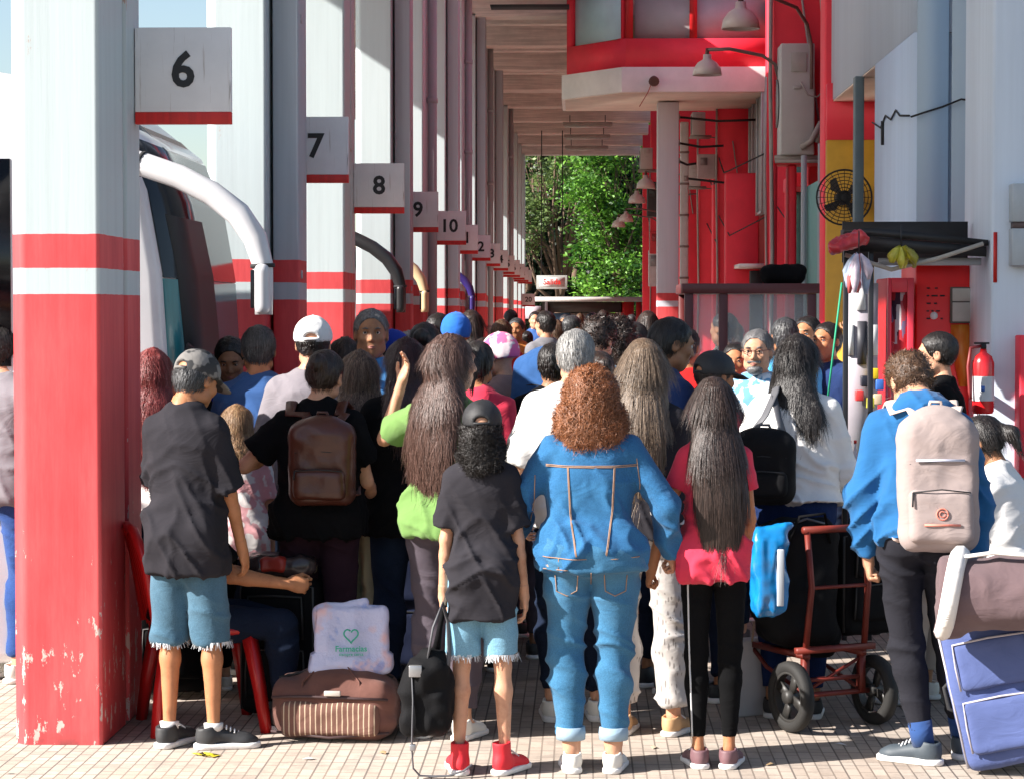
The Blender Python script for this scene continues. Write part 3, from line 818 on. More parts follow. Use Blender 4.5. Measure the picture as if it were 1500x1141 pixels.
# --- ground: one big sheet, road and paved platform
def asphalt():
    m = bpy.data.materials.new('asphalt'); nt, n, l, b = nodes(m); v = coord(nt)
    c = ramp(nt, noise(nt, v, .7, 6), [(.3, (.042, .042, .044)), (.7, (.075, .073, .07))])
    l.new(c, b.inputs['Base Color']); b.inputs['Roughness'].default_value = .9
    bump(nt, noise(nt, v, 120, 3), b, .5, .01); return m
def earth():
    m = bpy.data.materials.new('earth'); nt, n, l, b = nodes(m); v = coord(nt)
    c = ramp(nt, noise(nt, v, .2, 6), [(.3, (.10, .09, .07)), (.7, (.16, .14, .11))]); l.new(c, b.inputs['Base Color']); b.inputs['Roughness'].default_value = .95; return m
def pavers():
    m = bpy.data.materials.new('paver_tiles'); nt, n, l, b = nodes(m)
    v = coord(nt)
    def brick(wid, hgt, mort, offs, sm=.1):
        br = nt.nodes.new('ShaderNodeTexBrick'); br.offset = offs; br.squash = 1
        br.inputs['Scale'].default_value = 1; br.inputs['Brick Width'].default_value = wid; br.inputs['Row Height'].default_value = hgt
        br.inputs['Mortar Size'].default_value = mort; br.inputs['Mortar Smooth'].default_value = sm
        mp = nt.nodes.new('ShaderNodeMapping'); mp.inputs['Rotation'].default_value = (0, 0, rad(90)); l.new(v, mp.inputs[0]); l.new(mp.outputs[0], br.inputs['Vector'])
        br.inputs['Color1'].default_value = (.25, .212, .18, 1); br.inputs['Color2'].default_value = (.33, .285, .245, 1); br.inputs['Mortar'].default_value = (.075, .065, .055, 1)
        return br
    br = brick(.135, .052, .0032, .5)
    big = brick(.27, .208, .004, 0)
    f = noise(nt, v, 1.1, 6); f2 = noise(nt, v, 5, 6, .7)
    c = mixc(nt, ramp(nt, f, [(.35, (0, 0, 0)), (.7, (.6, .6, .6))]), br.outputs['Color'], (.30, .22, .165))
    c = mixc(nt, ramp(nt, f2, [(.48, (0, 0, 0)), (.72, (.75, .75, .75))]), c, (.15, .12, .10))
    vz = nt.nodes.new('ShaderNodeTexVoronoi'); vz.inputs['Scale'].default_value = 2.3; l.new(v, vz.inputs['Vector'])
    c = mixc(nt, ramp(nt, vz.outputs['Distance'], [(.02, (.9, .9, .9)), (.045, (0, 0, 0))]), c, (.05, .045, .04))
    c = mixc(nt, math_(nt, 'MULTIPLY', big.outputs['Fac'], .55), c, (.06, .05, .045))
    l.new(c, b.inputs['Base Color'])
    b.inputs['Roughness'].default_value = .72
    h = math_(nt, 'SUBTRACT', math_(nt, 'MULTIPLY', noise(nt, v, 60, 4), .25), br.outputs['Fac'])
    bump(nt, h, b, .8, .006); return m
G = MB().box((-400, -200, -.55), (400, 600, -.50)); tag(G.build('ground', earth()), kind='structure')
G = MB().box((-60, -20, -.5), (-3.05, 200, -.22)); tag(G.build('road', asphalt()), kind='structure')
PV = pavers()
G = MB().box((-2.95, -10, -.5), (9, 120, 0)); tag(G.build('pavement', PV), kind='structure')
G = MB().box((-3.05, -10, -.5), (-2.95, 120, .012)); tag(G.build('kerb', mat('kerb_stone', (.34, .31, .27), .85, var=.25, vs=3, bs=.4, bscale=30), bev=.012), kind='structure')

# --- painted concrete pillars
def painted_column(base, key='painted_concrete', lo=1.87, mid=1.977, hi=2.117, wear=1.0):
    m = bpy.data.materials.new(key); nt, n, l, b = nodes(m)
    tc = nt.nodes.new('ShaderNodeTexCoord'); sx = nt.nodes.new('ShaderNodeSeparateXYZ'); l.new(tc.outputs['Object'], sx.inputs[0])
    v = tc.outputs['Object']
    Z = math_(nt, 'ADD', sx.outputs[2], math_(nt, 'MULTIPLY', noise(nt, v, 14, 2), .006))
    st = noise(nt, coord(nt, (16, 16, .5)), 1.0, 6, .6)
    white = ramp(nt, st, [(.30, sc(base, .93)), (.5, base), (.72, sc(base, 1.04))])
    # vertical dirt runs
    run = noise(nt, coord(nt, (42, 42, .9)), 1.0, 3, .5)
    white = mixc(nt, ramp(nt, run, [(.70, (0, 0, 0)), (.80, (.35, .35, .35))]), white, (.22, .18, .16))
    blot = noise(nt, coord(nt, (9, 9, 2.2)), 2.0, 6, .75)
    white = mixc(nt, ramp(nt, blot, [(.66, (0, 0, 0)), (.70, (.8, .8, .8))]), white, (.42, .23, .15))
    red = ramp(nt, noise(nt, coord(nt, (5, 5, .8)), 1.0, 7, .7), [(.3, (.52, .040, .046)), (.5, (.66, .068, .074)), (.7, (.74, .11, .11))])
    isred = math_(nt, 'LESS_THAN', Z, lo)
    band = math_(nt, 'MULTIPLY', math_(nt, 'GREATER_THAN', Z, mid), math_(nt, 'LESS_THAN', Z, hi))
    c = mixc(nt, math_(nt, 'ADD', isred, band, clamp=True), white, red)
    # chips, denser toward the foot and on the corners
    low = math_(nt, 'MULTIPLY', math_(nt, 'SUBTRACT', 1.3, sx.outputs[2], clamp=True), .125 * wear)
    geo = nt.nodes.new('ShaderNodeNewGeometry')
    edge = nt.nodes.new('ShaderNodeAttribute'); edge.attribute_name = 'tint'
    e_ = math_(nt, 'MULTIPLY', edge.outputs['Fac'], .07 * wear)
    ch = noise(nt, coord(nt, (14, 14, 6)), 1.2, 9, .70)
    thr = math_(nt, 'SUBTRACT', math_(nt, 'SUBTRACT', .715, low), e_)
    chip = math_(nt, 'GREATER_THAN', ch, thr)
    c = mixc(nt, math_(nt, 'MULTIPLY', chip, .85), c, (.62, .52, .46))
    scr = noise(nt, coord(nt, (60, 60, 2.0), rot=(0, .03, 0)), 1.0, 4, .7)
    c = mixc(nt, ramp(nt, scr, [(.72, (0, 0, 0)), (.75, (.5, .5, .5))]), c, (.72, .60, .55))
    dk = ramp(nt, sx.outputs[2], [(0, (.6, .6, .6)), (.06, (0, 0, 0))])
    c = mixc(nt, mixc(nt, 1.0, dk, ramp(nt, noise(nt, v, 7, 5), [(.45, (0, 0, 0)), (.6, (1, 1, 1))]), 'MULTIPLY'), c, (.05, .04, .035))
    l.new(c, b.inputs['Base Color']); b.inputs['Roughness'].default_value = .62
    h = math_(nt, 'ADD', math_(nt, 'MULTIPLY', st, .6), math_(nt, 'MULTIPLY', chip, -.5))
    bump(nt, h, b, .35, .008); return m
PCOL = painted_column((.50, .57, .58)); PCOL2 = painted_column((.50, .58, .68), 'painted_concrete_blue', wear=.4)
GREYP = mat('duct_grey', (.40, .43, .46), .6, var=.12, stretch=(8, 8, .5), vs=1, bs=.1)
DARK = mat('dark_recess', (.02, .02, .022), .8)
names = {2: 'six', 3: 'seven', 4: 'eight', 5: 'nine', 6: 'ten', 7: 'eleven', 8: 'twelve', 9: 'thirteen', 10: 'fourteen', 11: 'fifteen', 12: 'sixteen', 13: 'seventeen', 14: 'eighteen', 15: 'nineteen', 16: 'twenty', 17: 'twenty one'}
def pillar(n):
    Y = n * SP; dx = 0 if n == 2 else .045
    x0, x1 = -2.35 + dx, -1.98 + dx; Hh = 7.25
    t = thing('pillar', f'red and white concrete pillar carrying the number {names[n]} board' if n < 17 else 'last red and white pillar before the trees', 'pillar', (x0, Y, 0), 0, 'bay pillars of the bus platform')
    W = x1 - x0; c = .045
    m = MB()
    # front block with chamfered corner, waist, rear block
    def blk(poly, mb=m):
        P = []; zs = [0] + list(np.linspace(.1, 3.2, 14)) + [5, Hh]
        k = len(poly); V = np.array([[x, y, z] for z in zs for x, y in poly]); 
        F = [[i * k + j, i * k + (j + 1) % k, (i + 1) * k + (j + 1) % k, (i + 1) * k + j] for i in range(len(zs) - 1) for j in range(k)]
        mb.add(V, F, np.tile(np.ones(k), len(zs)))
        b0 = mb.n - len(V) + (len(zs) - 1) * k; mb.F.append(('ng', [b0 + j for j in range(k)]))
        return mb
    def fine(x0_, y0_, x1_, y1_, ch=0):
        # corner strips carry the wear mask
        e = .02; P = []
        def edge(a, b):
            d = np.array(b) - np.array(a); L = np.hypot(*d); u = d / L
            P.extend([tuple(a), tuple(np.array(a) + u * e), tuple(np.array(b) - u * e)])
        if ch: cs = [(x0_, y0_ + ch), (x0_ + ch, y0_), (x1_, y0_), (x1_, y1_), (x0_, y1_)]
        else: cs = [(x0_, y0_), (x1_, y0_), (x1_, y1_), (x0_, y1_)]
        for a, b in zip(cs, cs[1:] + cs[:1]): edge(a, b)
        zs = [0] + list(np.linspace(.1, 3.2, 14)) + [5, Hh]; k = len(P)
        V = np.array([[x, y, z] for z in zs for x, y in P]); F = [[i * k + j, i * k + (j + 1) % k, (i + 1) * k + (j + 1) % k, (i + 1) * k + j] for i in range(len(zs) - 1) for j in range(k)]
        m.add(V, F, np.tile(np.array([1 if i % 3 == 0 else 0 for i in range(k)], float), len(zs)))
    fine(0, 0, W, .50, c); fine(.03, .50, W - .05, .58); fine(0, .58, W, .88)
    m.build('shaft', PCOL, t)
    if n in (3, 5, 7, 9, 11):
        d = MB().box((W + .02, .16, .0), (W + .18, .60, Hh)); du = d.build('downpipe_box', GREYP2, t, bev=.01)
        q = MB()
        for z in (2.0, 3.6, 5.2): q.box((W - .005, .28, z), (W + .185, .34, z + .05))
        q.build('pipe_clamp', GREYP, du)
    if n in (6, 8, 10, 13):
        d = MB().cyl((W + .07, .7, 0), (W + .07, .7, Hh), .06, n=14); q = MB()
        for z in (1.4, 2.9, 4.4, 5.9): d.cyl((W + .07, .7, z), (W + .07, .7, z + .07), .07, n=14)
        d.build('downpipe', GREYP, t, smooth=False)
    return t
GREYP2 = painted_column((.42, .46, .50), 'painted_box_grey', wear=.3)
for n in range(2, 18): pillar(n)

# --- number boards
def board_mat():
    m = bpy.data.materials.new('board_white'); nt, n, l, b = nodes(m)
    c = ramp(nt, noise(nt, coord(nt, (1, 1, 1)), 5, 5), [(.3, (.72, .72, .73)), (.7, (.82, .82, .83))])
    c = mixc(nt, ramp(nt, noise(nt, coord(nt, (55, 55, 2.2)), 1, 4, .6), [(.62, (0, 0, 0)), (.72, (.7, .7, .7))]), c, (.26, .17, .12))
    c = mixc(nt, ramp(nt, noise(nt, coord(nt, (110, 110, 3)), 1, 3, .6), [(.70, (0, 0, 0)), (.74, (.9, .9, .9))]), c, (.04, .03, .03))
    l.new(c, b.inputs['Base Color']); b.inputs['Roughness'].default_value = .5; return m
BOARD = board_mat(); BRED = mat('board_red', (.62, .02, .015), .5, var=.2, stretch=(30, 30, 2), vs=1); INK = mat('ink_black', (.012, .012, .014), .5)
for k in range(6, 21):
    n = k - 4; Y = n * SP + .78; dx = 0 if n == 2 else .045; S_ = .427
    z0 = 2.625 if k < 20 else 1.92
    if n in (3, 5, 7): dx += 0
    dx += .06 if k == 10 else 0
    t = thing('number_sign', f'square white board with black number {k} and red lower edge', 'sign', (-1.975 + dx, Y, z0), 0, 'platform number boards')
    MB().box((0, -.02, S_ * .125), (S_, .02, S_)).build('panel', BOARD, t, bev=.003)
    MB().box((0, -.021, 0), (S_, .021, S_ * .125 - .0005)).build('red_strip', BRED, t, bev=.002)
    tx = text_mb(str(k), .215 if k < 10 else .225, .004, .0055); tx.xf(M4(None, (S_ * .5, -.0225, S_ * .545))); tx.build('numeral', INK, t)
    parts('bracket', GREYP, t, MB().box((-.03, -.012, .08), (.0, .012, .12)), MB().box((-.03, -.012, S_ - .12), (.0, .012, S_ - .08)))

# --- roof over the platform
def board_concrete(key, col, s=(1.2, 26, 26)):
    m = bpy.data.materials.new(key); nt, n, l, b = nodes(m)
    f = noise(nt, coord(nt, s), 1, 5, .6); c = ramp(nt, f, [(.3, sc(col, .7)), (.7, sc(col, 1.12))])
    c = mixc(nt, ramp(nt, noise(nt, coord(nt), .8, 6, .7), [(.45, (0, 0, 0)), (.75, (.6, .6, .6))]), c, sc(col, .5))
    l.new(c, b.inputs['Base Color']); b.inputs['Roughness'].default_value = .85; bump(nt, f, b, .5, .02); return m
CEIL = board_concrete('ceiling_concrete', (.88, .79, .72)); BEAM = board_concrete('beam_concrete', (.84, .74, .67))
rf = thing('platform_roof', 'long concrete canopy roof with cross beams above the platform', 'canopy roof', (0, 0, 7.2))
XE, XR = -6.15, 2.1
MB().box((XE, 6.4, .62), (0, 40.5, .80)).build('roof_slab', CEIL, rf); MB().box((XE, 40.5, .62), (XR, 82.2, .80)).build('roof_slab', CEIL, rf)  # unseen near half is cut short on the right to admit sky light
for n in range(1, 18):
    Y = n * SP; XR = 2.1 if n >= 9 else 0
    if n == 1: Y = 6.4
    MB().box((XE + .02, Y, .0), (XR - .02, Y + .55, .62)).build('cross_beam', BEAM, rf, bev=.02)
    if n < 17:
        MB().box((XE + .1, Y + 1.9, .26), (XR - .05, Y + 2.2, .62)).build('joist', CEIL, rf, bev=.02)
        MB().box((XE + .1, Y + 3.35, .26), (XR - .05, Y + 3.65, .62)).build('joist', CEIL, rf, bev=.02)
        # sloping boarded soffit between beam and joist
        MB().prism([(Y + .55, .10), (Y + 1.9, .40), (Y + 1.9, .44), (Y + .55, .14)], 0, XE + .3, XR - .3).build('soffit_board', BEAM, rf)
MB().box((XE - .12, 6.3, -.1), (XE, 82.3, .85)).build('fascia', mat('fascia_white', (.62, .62, .60), .7), rf)
MB().box((-1.6, 41.2, -.02), (-.2, 41.8, .0)).build('black_ceiling_panel', DARK, rf)  # flat black panel on the ceiling
for i, Y in enumerate((66.0, 70.6, 75.4)):
    t = thing('ceiling_lamp', ['tube lamp under the roof beam nearest the camera', 'middle one of three tube lamps under the roof', 'tube lamp under the roof beam closest to the trees'][i], 'ceiling lamp', (.2, Y, 7.02), 0, 'tube lamps under the roof')
    MB().box((-.7, -.12, .0), (.7, .12, .1)).build('housing', mat('lamp_grey', (.35, .33, .3), .5), t, bev=.02)
    MB().cyl((-.65, -.05, -.03), (.65, -.05, -.03), .02).cyl((-.65, .05, -.03), (.65, .05, -.03), .02).build('tube', mat('tube_glass', (.7, .7, .68), .2), t)
    MB().cyl((-.5, 0, .1), (-.5, 0, .3), .012).cyl((.5, 0, .1), (.5, 0, .3), .012).build('hanger', DARK, t)

# --- right-hand column under the cabin
t = thing('column', 'slim grey column with red and white bands under the cabin slab', 'column', (1.4, 42.4, 0))
MB().box((0, 0, 0), (.39, .5, 5.58)).build('shaft', painted_column((.56, .57, .62), 'painted_column_grey', wear=.3), t, bev=.015)

# --- red overhead cabin
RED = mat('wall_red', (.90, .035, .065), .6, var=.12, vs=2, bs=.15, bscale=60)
REDD = mat('frame_red_dark', (.50, .012, .014), .5, var=.1)
SLABW = mat('slab_white', (.78, .76, .74), .8, var=.12, vs=2, bs=.2)
SLABU = mat('slab_underside', (.86, .70, .60), .85, var=.12, vs=2)
GLASSB = mat('window_blue', (.50, .80, .90), .4, var=.2, vs=.8, spec=.8)  # opaque pane, the reflected sky's blue is put into its colour
cb = thing('overhead_cabin', 'red control cabin with windows on a white slab spanning the platform', 'cabin', (0, 41.0, 5.62))
def pl(xs): return xs
plan = [(.79, 0), (3.6, 0), (3.6, 3.6), (-.25, 3.6), (-.25, 1.35)]
sl_ = MB().prism([(x * 1.0, y) for x, y in [(.72, -.12), (3.7, -.12), (3.7, 3.7), (-.34, 3.7), (-.34, 1.30)]], 2, 0, .44); sl_.build('floor_slab', SLABW, cb, bev=.01)
MB().prism([(.76, -.05), (3.66, -.05), (3.66, 3.6), (-.28, 3.6), (-.28, 1.30)], 2, -.012, .0).build('soffit', SLABU, cb)
def wall_seg(a, b, z0, z1, th=.1, mb=None):
    mb = mb or MB(); a = np.array(a, float); b = np.array(b, float); d = (b - a) / np.linalg.norm(b - a); nn = np.array([-d[1], d[0]]) * th
    mb.prism([tuple(a), tuple(b), tuple(b + nn), tuple(a + nn)], 2, z0, z1); return mb
A_, B_, C_ = (-.25, 1.35), (.79, 0), (3.6, 0)
parts('wall_band', RED, cb, wall_seg(A_, B_, .44, .95), wall_seg(B_, C_, .44, .95), wall_seg(A_, B_, 2.6, 3.2), wall_seg(B_, C_, 2.6, 3.2))
def lerp2(a, b, t): return (a[0] + (b[0] - a[0]) * t, a[1] + (b[1] - a[1]) * t)
for a, b, ts in ((A_, B_, (0, .87)), (B_, C_, (0, .40, .92))):
    for i, q in enumerate(ts):
        L = math.hypot(b[0] - a[0], b[1] - a[1]); wall_seg(lerp2(a, b, q), lerp2(a, b, q + .13 / L), .95, 2.6, .12).build('mullion', REDD if a == B_ else RED, cb)
MB().prism([(-.17, 1.42), (.70, .06), (.71, .07), (-.16, 1.43)], 2, .96, 2.6).build('window_pane', GLASSB, cb)
rail = MB(); wall_seg((.95, .09), (3.5, .09), 1.72, 1.82, .03, rail); rail.build('blue_rail', mat('rail_blue', (.02, .09, .35), .4), cb)
pn = MB(); wall_seg((.95, .12), (3.5, .12), .95, 1.70, .02, pn); pn.build('lower_panel', mat('panel_grey', (.42, .40, .40), .5, var=.08), cb)
MB().box((-.2, 3.3, .44), (3.6, 3.4, 3.2)).build('back_wall', mat('cabin_inner', (.45, .38, .26), .8, var=.2, vs=1), cb)
MB().prism([(-.3, 1.3), (.75, -.05), (3.66, -.05), (3.66, 3.6), (-.3, 3.6)], 2, 3.2, 3.35).build('cabin_roof', SLABW, cb)
MB().box((1.6, 1.8, .5), (2.2, 2.4, 1.9)).box((2.6, 1.9, .5), (3.1, 2.3, 2.2)).build('cabinet', mat('cabinet_dark', (.08, .06, .05), .6), cb)
lt = thing('spotlight', 'small dark floodlight under the white cabin slab edge', 'floodlight', (1.28, 40.82, 5.86))
MB().lathe([(.001, 0), (.05, .01), (.09, .12), (.095, .15), (.08, .16), (.001, .13)], 14, M=Matrix.Rotation(rad(120), 4, 'X')).build('lamp_head', mat('lamp_brown', (.12, .06, .05), .5), lt, smooth=True)
MB().tube([(0, .02, 0), (-.1, .0, -.25), (-.25, 0, -.5)], .008, 6).build('cable', mat('cable_red', (.4, .08, .06), .5), lt)

# --- red terminal building on the right: pilasters, recessed windows
WINM = mat('window_slats', (.34, .44, .48), .35, var=.35, stretch=(1, 22, .6), vs=1)
GREEN = mat('panel_green', (.10, .30, .26), .5, var=.2, vs=2)
bd = thing('terminal_building', 'bright red terminal building with pilasters along the right of the platform', 'building', (0, 18.7, 0))
ox = lambda y: 1.25 if 5.5 < y < 22.0 else (.5 if 22.0 <= y < 31 else 0)
parts('wall', mat('wall_red_shaded', (.26, .005, .007), .65, var=.15, vs=1.2), bd, MB().box((2.75, 0, 0), (9, 5.9, 7.6)), MB().box((4.0, 5.9, 0), (9, 22.3, 7.6)), MB().box((3.25, 22.3, 0), (9, 31, 7.6)), MB().box((2.75, 31, 0), (9, 64, 7.6)))  # recess walls get a darker red that carries the shade between pilasters
MB().box((1.95, .0, 0), (2.75, .35, 7.6)).build('end_pier', RED, bd, bev=.02)
for i in range(14):
    y = 5.0 + i * 4.1; q_ = ox(y); OM = Matrix.Translation((q_, 0, 0))
    m = MB().box((1.95 if i % 2 == 0 else 2.1, y, 3.28 if i == 0 else 0), (2.75, y + .42, 7.6), OM)
    if i == 0: m.box((1.95, y, 0), (2.0, y + .42, 3.275)).box((2.12, y + .05, 0), (2.2, y + .42, 3.275))
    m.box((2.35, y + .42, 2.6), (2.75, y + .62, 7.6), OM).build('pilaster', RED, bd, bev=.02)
    MB().box((2.25, y + .9, 3.1), (2.75, y + 2.2, 3.25), OM).build('ledge', RED, bd, bev=.01)
    MB().prism([(y + .42, 4.5), (y + 1.5, 5.6), (y + 1.5, 5.9), (y + .42, 5.2)], 0, 2.2 + q_, 2.74 + q_).build('raking_brace', RED, bd, bev=.01)
    MB().box((2.15, y + 2.4, .2), (2.75, y + 2.9, 3.9 + .4 * (i % 3)), Matrix.Translation((ox(y + 2.4), 0, 0))).build('buttress', RED, bd, bev=.02)
    for (a, b, z0, z1) in ((y + .8, y + 2.0, 3.5, 5.9), (y + 3.05, y + 3.9, 1.2, 6.6)):
        WM = Matrix.Translation((ox(a), 0, 0)); f = MB().box((2.70, a, z0), (2.76, b, z1), WM).build('window', WINM if i % 2 else GREYP, bd)
        MB().box((2.66, a, z0), (2.70, a + .05, z1), WM).box((2.66, b - .05, z0), (2.70, b, z1), WM).box((2.66, a + .05, z0), (2.70, b - .05, z0 + .05), WM).build('window_frame', mat('alu', (.45, .46, .48), .4), f)
for i in range(12):
    y = 5.6 + i * 4.1; q_ = ox(y + .3); OM = Matrix.Translation((q_, 0, 0)); ql = ox(y + 3.5)
    MB().box((2.3, y + .3, 2.55), (2.75, y + 1.9, 2.62), OM).build('window_hood', SLABW, bd)
    MB().box((2.52, y + .5, 1.0), (2.72, y + .95, 2.5 + .3 * (i % 2)), OM).build('dark_opening', DARK, bd)  # solid black block stands in for the dark inside an opening
    MB().tube([(2.12 + ox(y - .6), y - .2, 4.6), (2.16 + q_, y + 1.2, 4.3), (2.16 + ql, y + 2.6, 4.35), (2.12 + ql, y + 3.55, 4.7)], .014, 5).build('slack_cable', DARK, bd, smooth=True)
    MB().tube([(2.12 + ox(y - .6), y - .2, 3.5), (2.2 + q_, y + 1.5, 3.15), (2.12 + ql, y + 3.55, 3.6)], .012, 5).build('slack_cable', DARK, bd, smooth=True)
    MB().box((2.70, y + 2.1, 1.0), (2.76, y + 2.5, 3.4), OM).build('shutter', GREYP2, bd)
MB().box((2.3, 7.0, .1), (2.5, 7.1, 4.2)).build('green_panel', GREEN, bd)
MB().box((2.55, 6.6, .1), (2.7, 6.7, 4.2)).build('window_strip', WINM, bd)
MB().box((2.2, .8, .1), (2.26, 4.4, 3.0)).build('green_shutter', GREEN, bd)
MB().box((2.14, .5, .1), (2.19, .56, 3.3)).box((2.14, 2.3, .1), (2.19, 2.36, 3.3)).box((2.14, 3.9, .1), (2.19, 3.96, 3.3)).build('shutter_post', GREYP, bd)
# conduits clipped to the pilasters
CAB = mat('conduit', (.34, .30, .28), .6)
for i in range(12):
    y = 5.0 + i * 4.1; x = (1.93 if i % 2 == 0 else 2.08) + ox(y)
    cd = MB().tube([(x, y - .02, 5.8), (x - .01, y - .03, 4.2), (x + .02, y - .03, 2.4), (x, y - .02, 1.0)], .02, 6)
    cd.build('conduit', CAB, bd, smooth=True)
    MB().tube([(x + .3, y - .03, 5.0), (x + .5, y - .03, 3.6), (x + .62, y - .03, 2.0)], .012, 6).build('conduit', CAB, bd, smooth=True)

# --- pale blue block with overhang, nearer right
BLUE = mat('wall_pale_blue', (.60, .70, .84), .7, var=.07, stretch=(5, 5, .4), vs=1, bs=.12, bscale=50)
BLUE2 = mat('wall_panel_blue', (.42, .54, .66), .6, var=.06, stretch=(3, 3, .4), vs=1, bs=.1)  # darker copy of the wall blue, the front face's shading put into colour
bb = thing('blue_annex', 'pale blue annex block whose upper floor overhangs a yellow wall', 'building', (2.0, 14.06, 0))
MB().box((0, .0, 0), (.15, 1.84, 3.466)).box((.15, .02, 0), (2.2, 1.8, 3.466)).build('lower_wall', BLUE, bb)
MB().box((0, .0, 3.47), (2.2, 4.6, 6.8)).build('upper_wall', BLUE, bb)
MB().box((.005, 1.86, 3.455), (2.1, 4.58, 3.467)).build('soffit', SLABU, bb)
MB().box((.02, -.02, 0), (.205, -.001, 6.78)).box((.225, -.02, 0), (.56, -.001, 6.78)).build('cladding_panel', BLUE2, bb)
cr = MB()
pts = [at(x, y, 14.02) for x, y in ((1334, 172), (1352, 166), (1381, 157), (1408, 146), (1440, 150), (1452, 151))]
cr.tube([tuple(p - Vector((2.0, 14.06, 0))) for p in pts], .006, 6)
def onside(x, y):
    # point of the left face (X = 2.0) at pixel x
    d = _CM @ Vector(((x - CXP) / FPX, (CYP - y) / FPX, -1)); t = (2.0 - .008) / d.x; return Vector((d.x * t, d.y * t, CAMZ + d.z * t)) - Vector((2.0, 14.06, 0))
cr.tube([tuple(onside(x, y)) for x, y in ((1278, 180), (1290, 188), (1297, 170), (1305, 176), (1312, 162), (1318, 170), (1332, 170))], .006, 6)
cr.tube([tuple(onside(x, y)) for x, y in ((1293, 178), (1293, 213))], .012, 6)
cr.build('loose_cable', DARK, bb, smooth=True)
# yellow and red wall below the overhang
yw = thing('yellow_wall', 'short wall painted yellow below and red above under the overhang', 'wall', (1.96, 18.55, 0))
MB().box((0, 0, 0), (1.5, .14, 3.15)).build('yellow_part', mat('paint_yellow', (.62, .34, .03), .6, var=.15, vs=5), yw)
MB().box((0, -.003, 3.152), (1.5, .14, 3.6)).build('red_part', RED, yw)
ps = thing('steel_post', 'grey steel post standing in front of the yellow wall', 'post', (at(1258, 300, 16.6).x - .03, 16.6, 0))
MB().box((0, 0, 0), (.065, .12, 3.46)).box((-.04, -.03, 0), (.105, .15, .02)).build('post_shaft', mat('steel_teal', (.13, .17, .18), .5), ps, bev=.006)
fn = thing('wall_fan', 'large black wire wall fan on the yellow wall', 'fan', tuple(at(1236, 290, 18.35)))
fm = MB(); Rr = .215
for r in np.linspace(.05, Rr, 7): fm.tube([(r * math.cos(a), -.02 * (1 - r / Rr) - .03, r * math.sin(a)) for a in np.linspace(0, 2 * math.pi, 33)], .0035 if r < Rr - .01 else .008, 5)
for a in np.linspace(0, 2 * math.pi, 25)[:-1]: fm.tube([(.03 * math.cos(a), -.055, .03 * math.sin(a)), (Rr * math.cos(a), -.03, Rr * math.sin(a))], .0025, 4)
fm.build('cage', DARK, fn)
bl_ = MB()
for k in range(4):
    a = k * math.pi / 2 + .5; c, s_ = math.cos(a), math.sin(a)
    V = [(.02 * c, 0, .02 * s_), (.10 * c - .06 * s_, .02, .10 * s_ + .06 * c), (.17 * c - .03 * s_, .01, .17 * s_ + .03 * c), (.17 * c + .02 * s_, -.01, .17 * s_ - .02 * c)]
    bl_.add(V, [[0, 1, 2, 3]])
bl_.build('blade', mat('blade_grey', (.06, .05, .045), .4), fn)
MB().cyl((0, -.05, 0), (0, .19, 0), .055).build('motor', DARK, fn, smooth=False)
# near column at the right edge
t = thing('blue_column', 'broad pale blue column at the right edge carrying an electrical box', 'column', (2.215, 12.6, 0))
MB().box((0, 0, 0), (.5, .9, 7.0)).build('shaft', mat('column_pale', (.66, .75, .86), .7, var=.08, stretch=(9, 9, .5), vs=1, bs=.12), t, bev=.02)
MB().box((.01, -.004, 1.95), (.03, -.0005, 2.22)).build('red_notice', BRED, t)
eb = thing('electrical_box', 'grey electrical box with a slot on the pale blue column', 'box', tuple(at(1482, 390, 12.5)))
MB().box((0, 0, .0), (.2, .1, .20)).box((0, 0, .235), (.2, .1, .44)).build('case', mat('box_grey', (.40, .44, .47), .4), eb, bev=.006)
MB().box((.012, .01, .2), (.19, .1, .235)).build('slot', mat('slot_dark', (.1, .07, .07), .6), eb)
rb = thing('hydrant_cabinet', 'red hose cabinet low on the pale blue column', 'cabinet', tuple(at(1493, 700, 12.45)))
MB().box((0, 0, 0), (.3, .15, .76)).build('door_frame', RED, rb, bev=.008)
MB().box((.03, -.004, .03), (.27, -.001, .72)).build('glass_door', mat('deep_red_glass', (.2, .01, .01), .15), rb)

# --- air conditioners and dome lamps along the building
ACM = mat('ac_white', (.50, .50, .49), .5, var=.08, vs=3); 
def ac_unit(loc, label, s=1.0, rz=0, side=False):
    t = thing('air_conditioner', label, 'air conditioner', loc, rz, 'outdoor air conditioner units')
    t.scale = (s, s, s)
    MB().box((0, 0, .03), (.34, .85, 1.14) if side else (.34, .85, .62)).build('casing', ACM, t, bev=.015)
    hz = 1.14 if side else .62; cz = hz * .5
    gr = MB()
    for r in np.linspace(.05, .24, 6): gr.tube([(-.012, .36 + r * math.cos(a), cz + r * math.sin(a)) for a in np.linspace(0, 2 * math.pi, 25)], .005, 4)
    for a in np.linspace(0, math.pi, 9)[:-1]: gr.tube([(-.012, .36 - .24 * math.cos(a), cz - .24 * math.sin(a)), (-.012, .36 + .24 * math.cos(a), cz + .24 * math.sin(a))], .004, 4)
    g_ = gr.build('fan_grille', mat('grille_grey', (.3, .3, .3), .5), t)
    MB().cyl((-.004, .36, cz), (.0, .36, cz), .245, n=28).build('fan_opening', DARK, t)
    parts('service_cover', mat('ac_cover', (.42, .42, .40), .5), t, MB().box((.10, -.012, hz * .75), (.26, -.001, hz * .92)), MB().box((.13, -.02, hz * .6), (.2, -.001, hz * .63)), bev=.004)
    parts('bracket', mat('bracket_steel', (.32, .28, .26), .6), t, MB().box((-.05, .05, -.02), (.5, .1, .03)), MB().box((-.05, .7, -.02), (.5, .75, .03)), MB().box((-.05, -.03, -.05), (.62, .02, -.02)))
    return t
